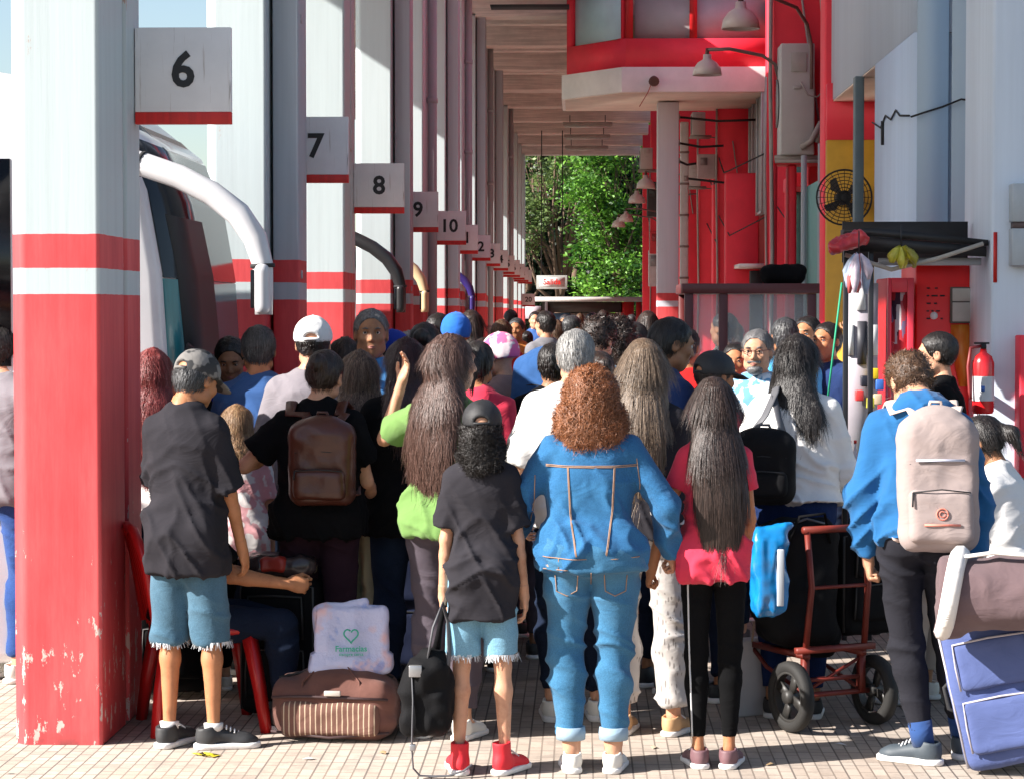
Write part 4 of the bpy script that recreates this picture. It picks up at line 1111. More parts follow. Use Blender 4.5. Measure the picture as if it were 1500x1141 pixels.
p = at(1143, 232, 23.3); ac = ac_unit((p.x, 23.3, p.z), 'tall white air conditioner unit on the nearest red pier', 1, 0, True)
pc = MB().tube([(.36, -.03, .15), (.42, -.06, .4), (.46, -.06, .9), (.40, -.06, 1.6), (.34, -.06, 1.95), (.1, -.05, 2.1), (-.3, -.04, 2.12)], .026, 8)
pc.tube([(.2, -.03, .75), (.27, -.05, .62), (.36, -.05, .6), (.42, -.04, .66)], .008, 6).tube([(.2, -.03, .10), (.3, -.06, .16), (.4, -.05, .35)], .03, 8)
pc.build('refrigerant_pipe', CAB, ac, smooth=True)
acp = [(1014, 200, 45.2, .75, 'small white air conditioner high beside the slim column'), (1088, 250, 45.5, 1.05, 'white air conditioner in a dark red recess'), (1090, 320, 46, 1.05, 'white air conditioner below another in the recess'),
       (1007, 275, 45.6, .75, 'pinkish air conditioner unit beside the slim column at mid height'), (938, 250, 58, .9, 'square air conditioner with a round black fan by the trees'), (1100, 196, 44.6, .6, 'little white unit under the cabin next to a pier')]
for x, y, Y, s, lb in acp:
    p = at(x, y, Y); ac_unit((p.x, Y, p.z), lb, s)
def dome_lamp(p, wallx, label, s=1.0, wy=0.0):
    t = thing('dome_lamp', label, 'lamp', tuple(p), 0, 'enamel dome lamps on the terminal wall')
    pr = [(.02, .2), (.05, .2), (.055, .14), (.12, .10), (.17, .03), (.185, -.06), (.178, -.06), (.16, .02), (.10, .085), (.02, .12)]
    MB().lathe([(r * s, z * s) for r, z in pr], 24).build('shade', mat('enamel', (.62, .55, .52), .35, var=.1, vs=4), t, smooth=True)
    MB().cyl((0, 0, .18 * s), (0, 0, .28 * s), .03 * s, .02 * s, 12).build('socket', mat('socket_brown', (.1, .05, .04), .5), t)
    dx = wallx - p.x
    MB().tube([(0, 0, .26 * s), (dx * .3, 0, .27 * s), (dx * .75, wy * .5, .20 * s), (dx * .93, wy * .9, .08), (dx, wy, -.12), (dx, wy, -.55)], .018, 8).build('lamp_arm', mat('arm_brown', (.2, .13, .12), .5), t, smooth=True)
    return t
dome_lamp(at(1085, 34, 22.4), 2.30, 'white dome lamp nearest the top edge on a curved arm', 1.0, .9)
dome_lamp(at(1036, 104, 23.45), 2.02, 'white dome lamp on a long arm in front of the cabin', .80, .22)
for x, y, Y, s, lb in ((946, 272, 50, 1.1, 'upper rusty dome lamp right of the trees'), (933, 294, 54, 1.1, 'second dome lamp down right of the trees'), (917, 322, 58, 1.0, 'dull dome lamp against dark leaves'), (906, 330, 62, 1.0, 'lowest white dome lamp against dark leaves')):
    dome_lamp(at(x, y, Y), 2.6 - (Y > 50) * .4, lb, s, .6)
# dark clutter of boxes on brackets far along the wall
for i, (x, y, Y, sz, c, lb) in enumerate(((948, 318, 60, (.7, .4, .9), (.03, .03, .03), 'dark equipment box hung beside the far lamps'), (952, 372, 62, (.5, .4, .6), (.5, .03, .04), 'red box fixed low on the far terminal wall'),
        (950, 420, 64, (.6, .3, 1.0), (.5, .5, .52), 'grey panel box on the far terminal wall'), (1022, 262, 44.2, (.36, .3, .46), (.4, .3, .3), 'pinkish junction box beside a vertical pipe'))):
    p = at(x, y, Y); t = thing('equipment_box', lb, 'equipment box', tuple(p))
    MB().box((0, 0, 0), sz).build('case', mat(f'eqbox{i}', c, .6), t, bev=.02)
    MB().box((.05, -.02, sz[2] * .55), (sz[0] * .5, -.001, sz[2] * .85)).build('cover', mat(f'eqcov{i}', sc(c, .5), .5), t)
    MB().box((sz[0], .1, sz[2] * .3), (sz[0] + .5, .14, sz[2] * .36)).build('bracket', CAB, t)
for i, (x0, x1, y, Y) in enumerate(((993, 1110, 172, 42.8), (993, 1060, 210, 42.8), (993, 1020, 236, 42.8), (1005, 1112, 262, 43.2))):
    a, b = at(x0, y, Y), at(x1, y + 4, Y); t = thing('cable_rail', ['thin dark cable rail just under the cabin slab', 'second thin cable rail below the cabin', 'short cable rail joining the slim column', 'lowest dark cable rail across the red piers'][i], 'cable rail', tuple(a))
    MB().tube([(0, 0, 0), tuple((b - a) * .5 + Vector((0, 0, -.05))), tuple(b - a)], .022, 6).build('cable', DARK, t, smooth=True)
    MB().box((-.04, -.03, -.05), (.04, .03, .05)).build('clamp', CAB, t)
# grilled duct rising behind the slim column
t = thing('wall_duct', 'pale vertical duct with bands right behind the slim column', 'duct', (at(1004, 300, 44.6).x - .1, 44.6, .9))
MB().box((0, 0, 0), (.16, .16, 4.5)).build('duct_body', mat('duct_pale', (.50, .50, .50), .5, var=.1), t, bev=.02)
dq = MB()
for k in range(7): dq.box((-.012, -.012, .3 + k * .6), (.172, .172, .34 + k * .6))
dq.build('band', mat('duct_band', (.2, .16, .15), .6), t)

# --- hanging exit sign, far kiosk
p = at(786, 424, 70); t = thing('hanging_sign', 'white hanging sign reading Salida in front of the trees', 'sign', tuple(p))
W_ = 45 * 70 / FPX; H_ = 20 * 70 / FPX
MB().box((0, 0, 0), (W_, .08, H_)).build('sign_frame', mat('sign_frame', (.45, .47, .45), .5), t, bev=.01)
MB().box((.08, -.006, .07), (W_ - .08, -.001, H_ - .06)).build('sign_face', mat('sign_face', (.78, .74, .74), .5), t)
tx = text_mb('Salida', .24, .004, .004); tx.xf(M4(None, (W_ * .5, -.009, H_ * .52))); tx.build('lettering', BRED, t)
MB().cyl((.15, .04, H_), (.15, .04, 7.2 - p.z), .015).cyl((W_ - .15, .04, H_), (W_ - .15, .04, 7.2 - p.z), .015).build('hanger', DARK, t)
Yk = 84; a = at(782, 436, Yk); b = at(940, 436, Yk)
t = thing('far_kiosk', 'low kiosk with flat roof and blue wall across the platform end', 'kiosk', (a.x, Yk, 0))
W_ = b.x - a.x
MB().box((-.2, -.6, 2.12), (W_ + .1, 3, 2.28)).build('roof', mat('kiosk_roof', (.55, .50, .48), .6), t)
MB().box((.3, -.1, 1.72), (W_ - .7, .1, 2.1)).build('dark_fascia', mat('kiosk_dark', (.05, .035, .03), .5), t)
MB().box((.55, .1, 0), (1.3, .2, 1.7)).build('blue_panel', mat('kiosk_blue', (.22, .45, .72), .5), t)
MB().box((1.32, .1, 0), (W_ - .8, .2, 1.7)).build('wall', mat('kiosk_wall', (.45, .40, .38), .7, var=.2), t)
MB().box((1.9, .04, 1.52), (W_ - .8, .09, 1.62)).build('awning_strip', BRED, t)
MB().box((W_ - .75, -.1, 0), (W_ - .28, .3, 2.1)).box((W_ - .2, -.1, 0), (W_ - .0, .3, 2.1)).build('red_post', REDD, t)
MB().box((-.1, -.2, 0), (.0, -.1, 2.1)).box((.4, -.2, 0), (.5, -.1, 2.1)).build('post', mat('kiosk_post', (.5, .45, .5), .5), t)
MB().box((-.30, -.7, 1.5), (.28, -.65, 1.95)).build('menu_board', mat('kiosk_board', (.6, .5, .55), .5), t)
# ---------------------------------------------------------------- trees
def leafm(key, col, col2):
    m = bpy.data.materials.new(key); nt, n, l, b = nodes(m)
    at_ = nt.nodes.new('ShaderNodeAttribute'); at_.attribute_name = 'tint'
    c = mixc(nt, at_.outputs['Fac'], col, col2)
    l.new(c, b.inputs['Base Color']); b.inputs['Roughness'].default_value = .5
    tr = nt.nodes.new('ShaderNodeBsdfTranslucent'); l.new(c, tr.inputs[0])
    mx = nt.nodes.new('ShaderNodeMixShader'); mx.inputs[0].default_value = .35
    l.new(b.outputs[0], mx.inputs[1]); l.new(tr.outputs[0], mx.inputs[2]); l.new(mx.outputs[0], nt.nodes['Material Output'].inputs[0]); return m
BARK = mat('bark', (.14, .09, .06), .9, var=.3, stretch=(6, 6, 1), vs=3, bs=.6, bscale=20)
def tree(name, label, x, y, h, crowns, leaves, lm, size=.16, seed=1, trunk_r=.25, lean=(0, 0), per=900):
    rng = np.random.default_rng(seed); t = thing(name, label, 'tree', (x, y, -.3), 0, 'trees at the end of the platform')
    m = MB(); top = np.array([lean[0], lean[1], h * .55])
    pts = [np.array([0, 0, 0.]), top * .3 + [.1, 0, 0], top * .65 + [-.08, .1, 0], top]
    m.tube(pts, [trunk_r * 1.25, trunk_r, trunk_r * .8, trunk_r * .6], 10)
    for c, r in crowns:
        c = np.array(c, float); s0 = top * rng.uniform(.45, 1.0)
        mid = (s0 + c) / 2 + rng.normal(0, .25, 3); m.tube([s0, mid, c], [trunk_r * .42, trunk_r * .25, trunk_r * .08], 7)
        for _ in range(3):
            e = c + rng.normal(0, 1, 3) * np.array(r) * .5; m.tube([mid, (mid + e) / 2 + rng.normal(0, .12, 3), e], [trunk_r * .16, trunk_r * .09, .01], 5)
    m.build('trunk', BARK, t, smooth=True)
    V = []; T = []
    for c, r in crowns:
        c = np.array(c, float); r = np.array(r, float); nc = max(6, int(per * r.prod() ** .66 / 60))
        u = rng.normal(0, 1, (nc, 3)); u /= np.linalg.norm(u, axis=1, keepdims=True); cc = c + u * r * rng.uniform(.35, 1.0, (nc, 1))
        for q in cc:
            k = 62; rr = rng.uniform(.22, .5)
            d = rng.normal(0, 1, (k, 3)) * rr * np.array([1, 1, .55]); P = q + d
            a = rng.normal(0, 1, (k, 3)); a[:, 2] *= .5; a /= np.linalg.norm(a, axis=1, keepdims=True); bb_ = np.cross(a, rng.normal(0, 1, (k, 3))); bb_ /= np.linalg.norm(bb_, axis=1, keepdims=True)
            sz = size * rng.uniform(.4, 1.6, (k, 1)); tt = np.clip(rng.uniform(-.3, .85) + rng.uniform(0, .4, k), 0, 1)
            V.append(np.stack([P - a * sz, P + bb_ * sz * .45, P + a * sz, P - bb_ * sz * .45], 1)); T.append(np.repeat(tt, 4))
    V = np.concatenate(V).reshape(-1, 3); T = np.concatenate(T); F = np.arange(len(V)).reshape(-1, 4)
    MB().add(V, F, T).build('crown', lm, t)
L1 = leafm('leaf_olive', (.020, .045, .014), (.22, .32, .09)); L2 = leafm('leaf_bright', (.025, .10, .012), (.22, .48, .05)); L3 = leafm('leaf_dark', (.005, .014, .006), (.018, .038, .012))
rr_ = random.Random(3)
def crowns(cx, cy, z0, z1, rx, n, rs, seed):
    q = random.Random(seed); out = []
    for i in range(n):
        z = z0 + (z1 - z0) * (i + q.random()) / n; out.append(((cx + q.uniform(-rx, rx), cy + q.uniform(-rx, rx) * .8, z), (rs * q.uniform(.7, 1.2), rs * q.uniform(.7, 1.2), rs * q.uniform(.45, .8))))
    return out
p = at(815, 400, 100); tree('broadleaf_tree', 'tall loose olive tree with forked pale trunks left of centre', p.x, 100, 7, crowns(.2, 0, 4.9, 11, 2.1, 15, 1.1, 4), 0, L1, .09, 2, .26, (.3, 0), 850)
p = at(905, 400, 96); tree('broadleaf_tree', 'bright green tree with dense drooping crown beside the terminal', p.x, 96, 6.5, crowns(.55, 0, 3.6, 10.5, 1.7, 16, 1.25, 9) + [((-1.1, 0, 3.2), (.6, .6, 1.0)), ((.3, -.4, 2.9), (.8, .7, .9))], 0, L2, .09, 5, .2, (.2, 0), 1250)
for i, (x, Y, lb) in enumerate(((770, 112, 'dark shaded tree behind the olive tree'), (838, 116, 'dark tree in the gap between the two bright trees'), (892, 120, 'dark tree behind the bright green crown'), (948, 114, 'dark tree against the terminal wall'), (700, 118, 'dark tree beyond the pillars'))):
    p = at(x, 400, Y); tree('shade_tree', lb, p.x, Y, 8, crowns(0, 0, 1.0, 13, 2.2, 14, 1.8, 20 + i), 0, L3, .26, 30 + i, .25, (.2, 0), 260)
# low trees and pale wall beyond the road, seen between the pillars
for i, (x, Y, lb) in enumerate(((-14, 60, 'small distant tree beyond the bus road'), (-24, 75, 'second distant tree beyond the bus road'))):
    tree('street_tree', lb, x, Y, 5, crowns(0, 0, 2.5, 5.5, 1.6, 7, 1.3, 50 + i), 0, L1, .22, 40 + i, .2, (0, 0), 240)
# ---------------------------------------------------------------- soft goods and luggage
def soft(lo, hi, rr=.05, h=.011, amp=.008, fr=(9, 9, 9), seed=1, sm=1, extra=None):
    lo = np.array(lo, float); hi = np.array(hi, float)
    g = Grid(lo - .06, hi + .06, h); g.box(lo, hi, rr)
    if extra: extra(g)
    V, F = g.mesh(sm); Nn = vnormals(V, F)
    V = V + Nn * (((.5 - np.abs(vnoise(V, fr, seed))) * amp + vnoise(V, tuple(f * 2.6 for f in fr), seed + 1) * amp * .3))[:, None]
    return MB().add(V, F)
def worn_backpack(name, label, o, m, ms, W=.30, D=.14, Hh=.42, z0=.98, x=0, y=-.15, straps=True, m2=None, pocket=True, loop=True, straight=False):
    M = o.Mroot; root = thing(name, label, 'backpack' if 'backpack' in name else 'bag'); root.matrix_world = M
    fx = lambda mb: o.up(mb)
    def ext(g): g.ell((x, y - D * .5, z0 + Hh * .80), (W * .47, D * .52, Hh * .22), .04)
    b = soft((x - W / 2, y - D, z0), (x + W / 2, y, z0 + Hh * .90), min(.06, D * .42), .010, .009, (10, 10, 12), 7, extra=ext)
    fx(b).build('pack_body', m, root, smooth=True)
    if pocket:
        p = soft((x - W * .40, y - D - .035, z0 + .03), (x + W * .40, y - D + .03, z0 + Hh * .42), .03, .010, .007, (12, 12, 12), 9)
        po = fx(p).build('front_pocket', m2 or m, root, smooth=True)
        z = MB().tube([(x - W * .36, y - D - .034, z0 + Hh * .40), (x, y - D - .040, z0 + Hh * .42), (x + W * .36, y - D - .034, z0 + Hh * .40)], .003, 5)
        fx(z).build('zip', DARK, po)
        z = MB().tube([(x - W * .38, y - D * .97, z0 + Hh * .60), (x, y - D * 1.03, z0 + Hh * .62), (x + W * .38, y - D * .97, z0 + Hh * .60)], .003, 5)
        fx(z).build('zip', DARK, root)
        pu = MB().tube([(x - W * .36, y - D - .036, z0 + Hh * .40), (x - W * .37, y - D - .040, z0 + Hh * .30)], .004, 5)
        fx(pu).build('zip_pull', DARK, root)
    if loop:
        lp = MB().tube([(x - .03, y - .04, z0 + Hh * .97), (x - .02, y - .05, z0 + Hh * 1.05), (x + .02, y - .05, z0 + Hh * 1.05), (x + .03, y - .04, z0 + Hh * .97)], .007, 6)
        fx(lp).build('grab_loop', ms, root, smooth=True)
    if straps:
        for sx in (-1, 1):
            a = MB().tube([(x + sx * W * .22, y - .03, z0 + Hh * .93), (x + sx * W * .30, y + .015, z0 + Hh * 1.02), (sx * .115, -.125, 1.410), (sx * .12, -.055, 1.462), (sx * .125, .03, 1.435), (sx * .13, .105, 1.36), (sx * .135, .135, 1.22), (sx * .15, .10, 1.08), (x + sx * W * .46, y + .02, z0 + .04)], .027, 8, flat=.22, up=(0, -.3, 1))
            # flat ribbon: narrow across the surface normal
            fx(a).build('shoulder_strap', ms, root, smooth=True)
    return root
BLK = cloth('fabric_black', (.006, .006, .007), .3)
BLKG = mat('nylon_black', (.006, .006, .007), .8, var=.2, vs=8, bs=.3, bscale=120, spec=.15)

# brown striped duffel with a printed plastic bag on top
g0 = at(488, 1092, 9.62)
t = thing('duffel_bag', 'brown pinstriped duffel bag lying on the pavement in the sun', 'duffel bag', (g0.x, 9.75, 0), rad(-4))
BRN = cloth('duffel_brown', (.16, .075, .06), .2); BRS = cloth('duffel_striped', (.17, .085, .065), .1, kind='stripe', col2=(.55, .42, .30), rough=.8)
soft((-.255, -.15, .01), (.255, .15, .255), .07, .010, .018, (7, 7, 9), 3, extra=lambda g: g.ell((.02, 0, .25), (.18, .12, .05), .04)).build('bag_body', BRN, t, smooth=True)
soft((-.205, -.178, .03), (.205, -.12, .17), .025, .009, .008, (10, 10, 10), 4).build('front_pocket', BRS, t, smooth=True)
MB().tube([(-.245, -.162, .19), (-.1, -.166, .195), (.1, -.166, .19), (.245, -.16, .185)], .006, 6).build('piping', mat('piping_dark', (.06, .03, .03), .6), t, smooth=True)
MB().tube([(-.25, -.15, .045), (0, -.172, .025), (.25, -.15, .045)], .006, 6).build('piping', mat('piping_dark', (.06, .03, .03), .6), t, smooth=True)
MB().tube([(-.235, -.05, .255), (-.1, -.03, .285), (.1, .0, .288), (.24, .03, .25)], .005, 6).build('zip', DARK, t, smooth=True)
for sx in (-1, 1): MB().tube([(-.13, sx * .13, .17), (-.12, sx * .12, .25), (-.06, sx * .06, .30), (.06, sx * .06, .305), (.12, sx * .12, .25), (.13, sx * .13, .17)], .013, 8, flat=.35).build('handle', BRN, t, smooth=True)
MB().box((-.02, -.185, .20), (.05, -.168, .222)).build('name_tag', mat('tag_grey', (.5, .45, .4), .4), t, bev=.004)
def bagmat():
    m = bpy.data.materials.new('plastic_print'); nt, n, l, b = nodes(m); v = coord(nt)
    c = mixc(nt, ramp(nt, noise(nt, v, 6, 3), [(.56, (0, 0, 0)), (.66, (.65, .65, .65))]), (.56, .58, .80), (.85, .42, .32))
    c = mixc(nt, ramp(nt, noise(nt, coord(nt, (1.3, 1, 1)), 9, 4), [(.60, (0, 0, 0)), (.66, (.7, .7, .7))]), c, (.25, .35, .70))
    l.new(c, b.inputs['Base Color']); b.inputs['Roughness'].default_value = .3; bump(nt, noise(nt, v, 18, 6, .7), b, .8, .012); return m
t = thing('plastic_bag', 'lilac printed plastic bag with green heart standing on the brown duffel', 'plastic bag', (at(514, 990, 9.72).x, 9.74, .275), rad(5))
def bagx(g): g.ell((0, 0, .04), (.15, .07, .05), .03); g.cone((-.12, 0, .26), (.06, 0, .30), .02, .012, .03)
bm_ = soft((-.155, -.055, 0), (.150, .055, .275), .018, .009, .016, (9, 9, 7), 11, extra=bagx)
for i, V in enumerate(bm_.V): V[:, 0] *= 1 + .10 * (V[:, 2] / .28 < .3); V[:, 1] *= 1 - .5 * np.clip(V[:, 2] / .28, 0, 1)
bm_.build('bag_film', bagmat(), t, smooth=True)
hp_ = [(.030 * math.copysign(abs(math.sin(a)) ** 3, math.sin(a)), -.066, .165 + .0020 * (13 * math.cos(a) - 5 * math.cos(2 * a) - 2 * math.cos(3 * a) - math.cos(4 * a))) for a in np.linspace(.25, 2 * math.pi - .5, 28)]
GRN = mat('print_green', (.02, .42, .28), .4)
MB().tube(hp_, .0035, 5).build('heart_logo', GRN, t)
tx = text_mb('Farmacias', .034, .002, .0006); tx.xf(M4(None, (0, -.068, .108))); tx.build('lettering', GRN, t)
tx = text_mb('siempre cerca', .018, .002, .0002); tx.xf(M4(None, (0, -.069, .085))); tx.build('small_lettering', GRN, t)
MB().tube([(-.16, 0, .015), (-.2, -.01, -.02), (-.17, -.03, -.015)], .010, 6).build('bag_corner', MC.get('x') or bagmat(), t, smooth=True)

# big black suitcase and dark bag behind the duffel
def suitcase(label, loc, rz, sz, m, trim, tilt=(0, 0), cat='suitcase', feet=True, name='suitcase', handle=True):
    t = thing(name, label, cat, loc); t.rotation_euler = (rad(tilt[0]), rad(tilt[1]), rz)
    x, y, z = sz
    soft((-x / 2, -y / 2, .03), (x / 2, y / 2, z), .05, .012, .007, (6, 6, 6), int(abs(loc[0]) * 100) % 50).build('shell', m, t, smooth=True)
    soft((-x * .38, -y / 2 - .035, .10), (x * .38, -y / 2 + .02, z * .52), .022, .011, .006, (8, 8, 8), 5).build('front_pocket', m, t, smooth=True)
    soft((-x * .36, -y / 2 - .028, z * .58), (x * .36, -y / 2 + .02, z * .90), .020, .011, .006, (8, 8, 8), 6).build('front_pocket', m, t, smooth=True)
    for (za, zb, q) in ((.11, z * .51, .385), (z * .59, z * .89, .365)):
        MB().tube([(-x * q, -y / 2 - .022, za), (-x * q, -y / 2 - .030, (za + zb) / 2), (-x * q * .96, -y / 2 - .026, zb), (0, -y / 2 - .034, zb + .006), (x * q * .96, -y / 2 - .026, zb), (x * q, -y / 2 - .03, (za + zb) / 2), (x * q, -y / 2 - .022, za)], .0045, 5).build('zip', trim, t, smooth=True)
    MB().tube([(-x / 2 + .01, -y / 2 + .02, .05), (-x / 2 + .01, -y / 2 + .02, z - .03), (0, -y / 2 + .015, z - .004), (x / 2 - .01, -y / 2 + .02, z - .03), (x / 2 - .01, -y / 2 + .02, .05)], .006, 6).build('piping', trim, t, smooth=True)
    if handle:
        MB().tube([(-.07, 0, z - .01), (-.06, 0, z + .035), (.06, 0, z + .035), (.07, 0, z - .01)], .011, 8, flat=.6).build('handle', DARK, t, smooth=True)
        MB().tube([(-x / 2 + .005, 0, z * .42), (-x / 2 - .03, 0, z * .46), (-x / 2 - .03, 0, z * .60), (-x / 2 + .005, 0, z * .64)], .009, 8).build('side_handle', DARK, t, smooth=True)
    if feet:
        for sx in (-1, 1): MB().cyl((sx * x * .38 - .012, y * .3, .028), (sx * x * .38 + .012, y * .3, .028), .028, n=16).build('wheel', DARK, t)
    return t
p = at(405, 1000, 10.0); suitcase('large black suitcase standing behind the brown duffel bag', (p.x, 10.22, 0), rad(-6), (.34, .26, .62), BLKG, mat('trim_dark', (.03, .03, .03), .5))
p = at(404, 868, 10.05); t = thing('shopping_bag', 'dark bag with a red patch on top of the large black suitcase', 'bag', (p.x, 10.2, .635))
soft((-.17, -.09, 0), (.16, .09, .09), .04, .010, .018, (12, 12, 12), 8).build('bag_film', mat('wrap_dark', (.05, .035, .035), .25, var=.5, vs=7), t, smooth=True)
soft((-.08, -.10, .02), (.04, -.05, .085), .02, .009, .01, (14, 14, 14), 8).build('red_patch', mat('wrap_red', (.35, .03, .02), .4, var=.3), t, smooth=True)
p = at(240, 1040, 10.7); suitcase('black suitcase half hidden between the first pillar and the boy in denim shorts', (p.x + .02, 10.75, 0), rad(15), (.36, .25, .66), BLKG, mat('trim_dark', (.03, .03, .03), .5))
p = at(590, 1000, 11.0); suitcase('dark navy suitcase standing in shade behind the lilac plastic bag', (p.x - .02, 11.2, 0), rad(4), (.36, .26, .70), mat('nylon_navy', (.012, .018, .05), .5, vs=8, bs=.3, bscale=100), mat('trim_dark', (.03, .03, .03), .5))

# red plastic chair
t = thing('plastic_chair', 'red plastic chair beside the first pillar holding a seated person', 'chair', (at(296, 1050, 9.95).x, 9.97, 0), rad(-72))
RP = mat('red_plastic', (.50, .012, .012), .35, var=.08, spec=.5)
soft((-.22, -.21, .42), (.22, .22, .455), .015, .010, .002, (5, 5, 5), 2).build('seat', RP, t, smooth=True)
for sx in (-1, 1):
    for sy in (-1, 1): MB().tube([(sx * .18, sy * .17, .43), (sx * .215, sy * .21, .2), (sx * .24, sy * .235, 0)], [.035, .030, .024], 4).build('leg', RP, t)
bk = MB()
for k in range(5): bk.tube([(-.16 + .08 * k, -.205, .44), (-.16 + .08 * k, -.26, .70), (-.14 + .07 * k, -.30, .84)], [.018, .018, .016], 6)
bk.tube([(-.2, -.22, .45), (-.2, -.27, .75), (-.12, -.31, .87), (.12, -.31, .87), (.2, -.27, .75), (.2, -.22, .45)], .022, 8); bk.build('backrest', RP, t, smooth=True)

# black drawstring backpack held by the boy
p = at(628, 1000, 8.95); t = thing('hand_held_backpack', 'limp black backpack hanging by its strap from the boy in the black cap', 'backpack', (p.x, 8.95, 0))
bp = soft((-.105, -.07, .16), (.085, .06, .42), .05, .010, .026, (12, 12, 9), 21, extra=lambda g: (g.cone((.0, 0, .40), (.03, 0, .50), .07, .03, .04), g.ell((.02, -.06, .40), (.06, .04, .05), .02)))
bp.build('pack_body', BLKG, t, smooth=True)
MB().tube([(.03, 0, .49), (.045, 0, .58), (.060, .01, .66)], [.016, .010, .009], 8).build('grab_loop', BLK, t, smooth=True)
STG = mat('strap_grey', (.10, .10, .11), .6)
MB().tube([(.00, -.05, .46), (.02, -.05, .58), (.055, -.02, .67), (.075, .01, .60), (.08, .0, .48), (.075, -.02, .40)], .012, 8, flat=.4).build('shoulder_strap', STG, t, smooth=True)
MB().tube([(-.06, -.07, .40), (-.055, -.085, .30), (-.06, -.085, .12), (-.055, -.08, .04), (-.03, -.08, -.0 + .012), (.02, -.08, .010), (.08, -.08, .012), (.14, -.07, .03), (.17, -.05, .05)], .010, 8, flat=.35).build('loose_strap', STG, t, smooth=True)
MB().box((-.07, -.10, .395), (-.02, -.075, .44)).box((-.068, -.098, .11), (-.045, -.078, .135)).build('buckle', mat('buckle_grey', (.35, .35, .36), .3, metal=.6), t, bev=.003)

# hand truck with luggage
t = thing('hand_cart', 'rusty red two wheeled luggage cart with black spoked wheels', 'cart', (at(1220, 1060, 10.0).x, 10.0, 0), rad(28))
RST = mat('cart_red', (.17, .022, .013), .5, var=.35, vs=9, metal=.1); RUB = mat('tyre_rubber', (.016, .015, .014), .75, var=.2, bs=.3)
for sx in (-1, 1):
    x = sx * .215; M = Matrix.Translation((x, 0, .153)) @ Matrix.Rotation(rad(90), 4, 'Y')
    w_ = MB().lathe([(.108, -.022), (.125, -.030), (.148, -.022), (.153, 0), (.148, .022), (.125, .030), (.108, .022), (.108, -.022)], 36, M=M); wo = w_.build('wheel', RUB, t, smooth=True)
    h_ = MB().lathe([(.001, -.03), (.028, -.03), (.028, .03), (.001, .03)], 14, M=M).lathe([(.098, -.018), (.110, -.022), (.110, .022), (.098, .018), (.098, -.018)], 32, M=M)
    for k in range(4):
        a = k * math.pi / 2 + .4; h_.prism([(.02, -.016), (.105, -.024), (.105, .024), (.02, .016)], 2, -.006, .006)
        V = h_.V[-1]; c, s_ = math.cos(a), math.sin(a); V[:, :2] = V[:, :2] @ np.array([[c, s_], [-s_, c]]); A = np.array(M); h_.V[-1] = V @ A[:3, :3].T + A[:3, 3]
    h_.build('spoked_rim', mat('rim_black', (.03, .028, .026), .5), wo)
MB().cyl((-.23, 0, .153), (.23, 0, .153), .012).build('axle', RST, t)
fr = MB()
for sx in (-1, 1):
    x = sx * .145
    fr.box((x - .014, -.014, .15), (x + .014, .014, .31)); fr.box((x - .014, -.02, .31), (x + .014, .46, .335))
    fr.tube([(x, .44, .32), (x, .30, .235), (x, 0, .16)], .010, 6)
fr.box((-.20, -.03, .336), (.20, .0, .362)); fr.box((-.16, .44, .31), (.16, .465, .336)); fr.box((-.15, -.012, .21), (.15, .012, .225)); fr.tube([(-.14, 0, .17), (.14, 0, .30)], .008, 6)
fr.build('chassis', RST, t)
hd = MB()
for sx in (-1, 1): hd.tube([(sx * .15, -.015, .36), (sx * .145, -.05, .62), (sx * .15, -.02, .865)], .014, 8)
hd.tube([(-.17, -.02, .865), (.17, -.02, .865)], .016, 8).tube([(-.145, -.05, .62), (.145, -.05, .62)], .008, 6); hd.build('handle_frame', RST, t, smooth=True)
p = at(1272, 900, 10.2)
suitcase('black suitcase riding upright on the red luggage cart', (p.x - .02, 10.3, .345), rad(28), (.34, .24, .50), BLKG, mat('trim_dark', (.03, .03, .03), .5))
p = at(1168, 870, 10.1); t = thing('travel_bag', 'bulky black travel bag sagging over the left side of the cart', 'travel bag', (p.x - .01, 10.12, 0), rad(20))
soft((-.15, -.14, .36), (.16, .14, .90), .09, .012, .03, (7, 7, 7), 31, extra=lambda g: g.cone((-.12, 0, .52), (.10, 0, .36), .07, .09, .08)).build('bag_body', BLKG, t, smooth=True)
MB().tube([(-.10, -.14, .80), (-.06, -.17, .92), (.06, -.17, .93), (.10, -.14, .80)], .012, 8, flat=.4).build('handle', BLK, t, smooth=True)
MB().tube([(-.13, -.10, .86), (0, -.12, .905), (.13, -.10, .87)], .005, 5).build('zip', STG, t)
p = at(1124, 840, 9.75); t = thing('blue_bag', 'shiny bright blue bag hanging beside the black travel bag', 'bag', (p.x + .01, 9.8, 0), rad(10))
soft((-.065, -.05, .52), (.075, .07, .86), .035, .009, .028, (14, 14, 9), 17, extra=lambda g: g.cone((-.03, 0, .86), (.09, 0, .89), .02, .02, .04)).build('bag_film', mat('blue_film', (.008, .19, .48), .22, var=.3, vs=10, spec=.8), t, smooth=True)
MB().box((.02, -.066, .56), (.05, -.052, .80)).build('white_stripe', mat('stripe_white', (.6, .65, .7), .3), t, bev=.004)
p = at(1105, 930, 10.4); t = thing('paper_bag', 'plain grey paper bag standing on the pavement near the black leggings', 'paper bag', (p.x, 10.35, 0), rad(30))
MB().prism([(-.13, 0), (.13, 0), (.11, .34), (-.11, .34)], 1, -.05, .05).build('paper', mat('paper_grey', (.42, .40, .40), .8, var=.08, bs=.2, bscale=8), t, bev=.01)
MB().tube([(-.05, -.05, .33), (-.04, -.05, .42), (.04, -.05, .42), (.05, -.05, .33)], .005, 5).build('handle', mat('twine', (.3, .22, .15), .9), t)

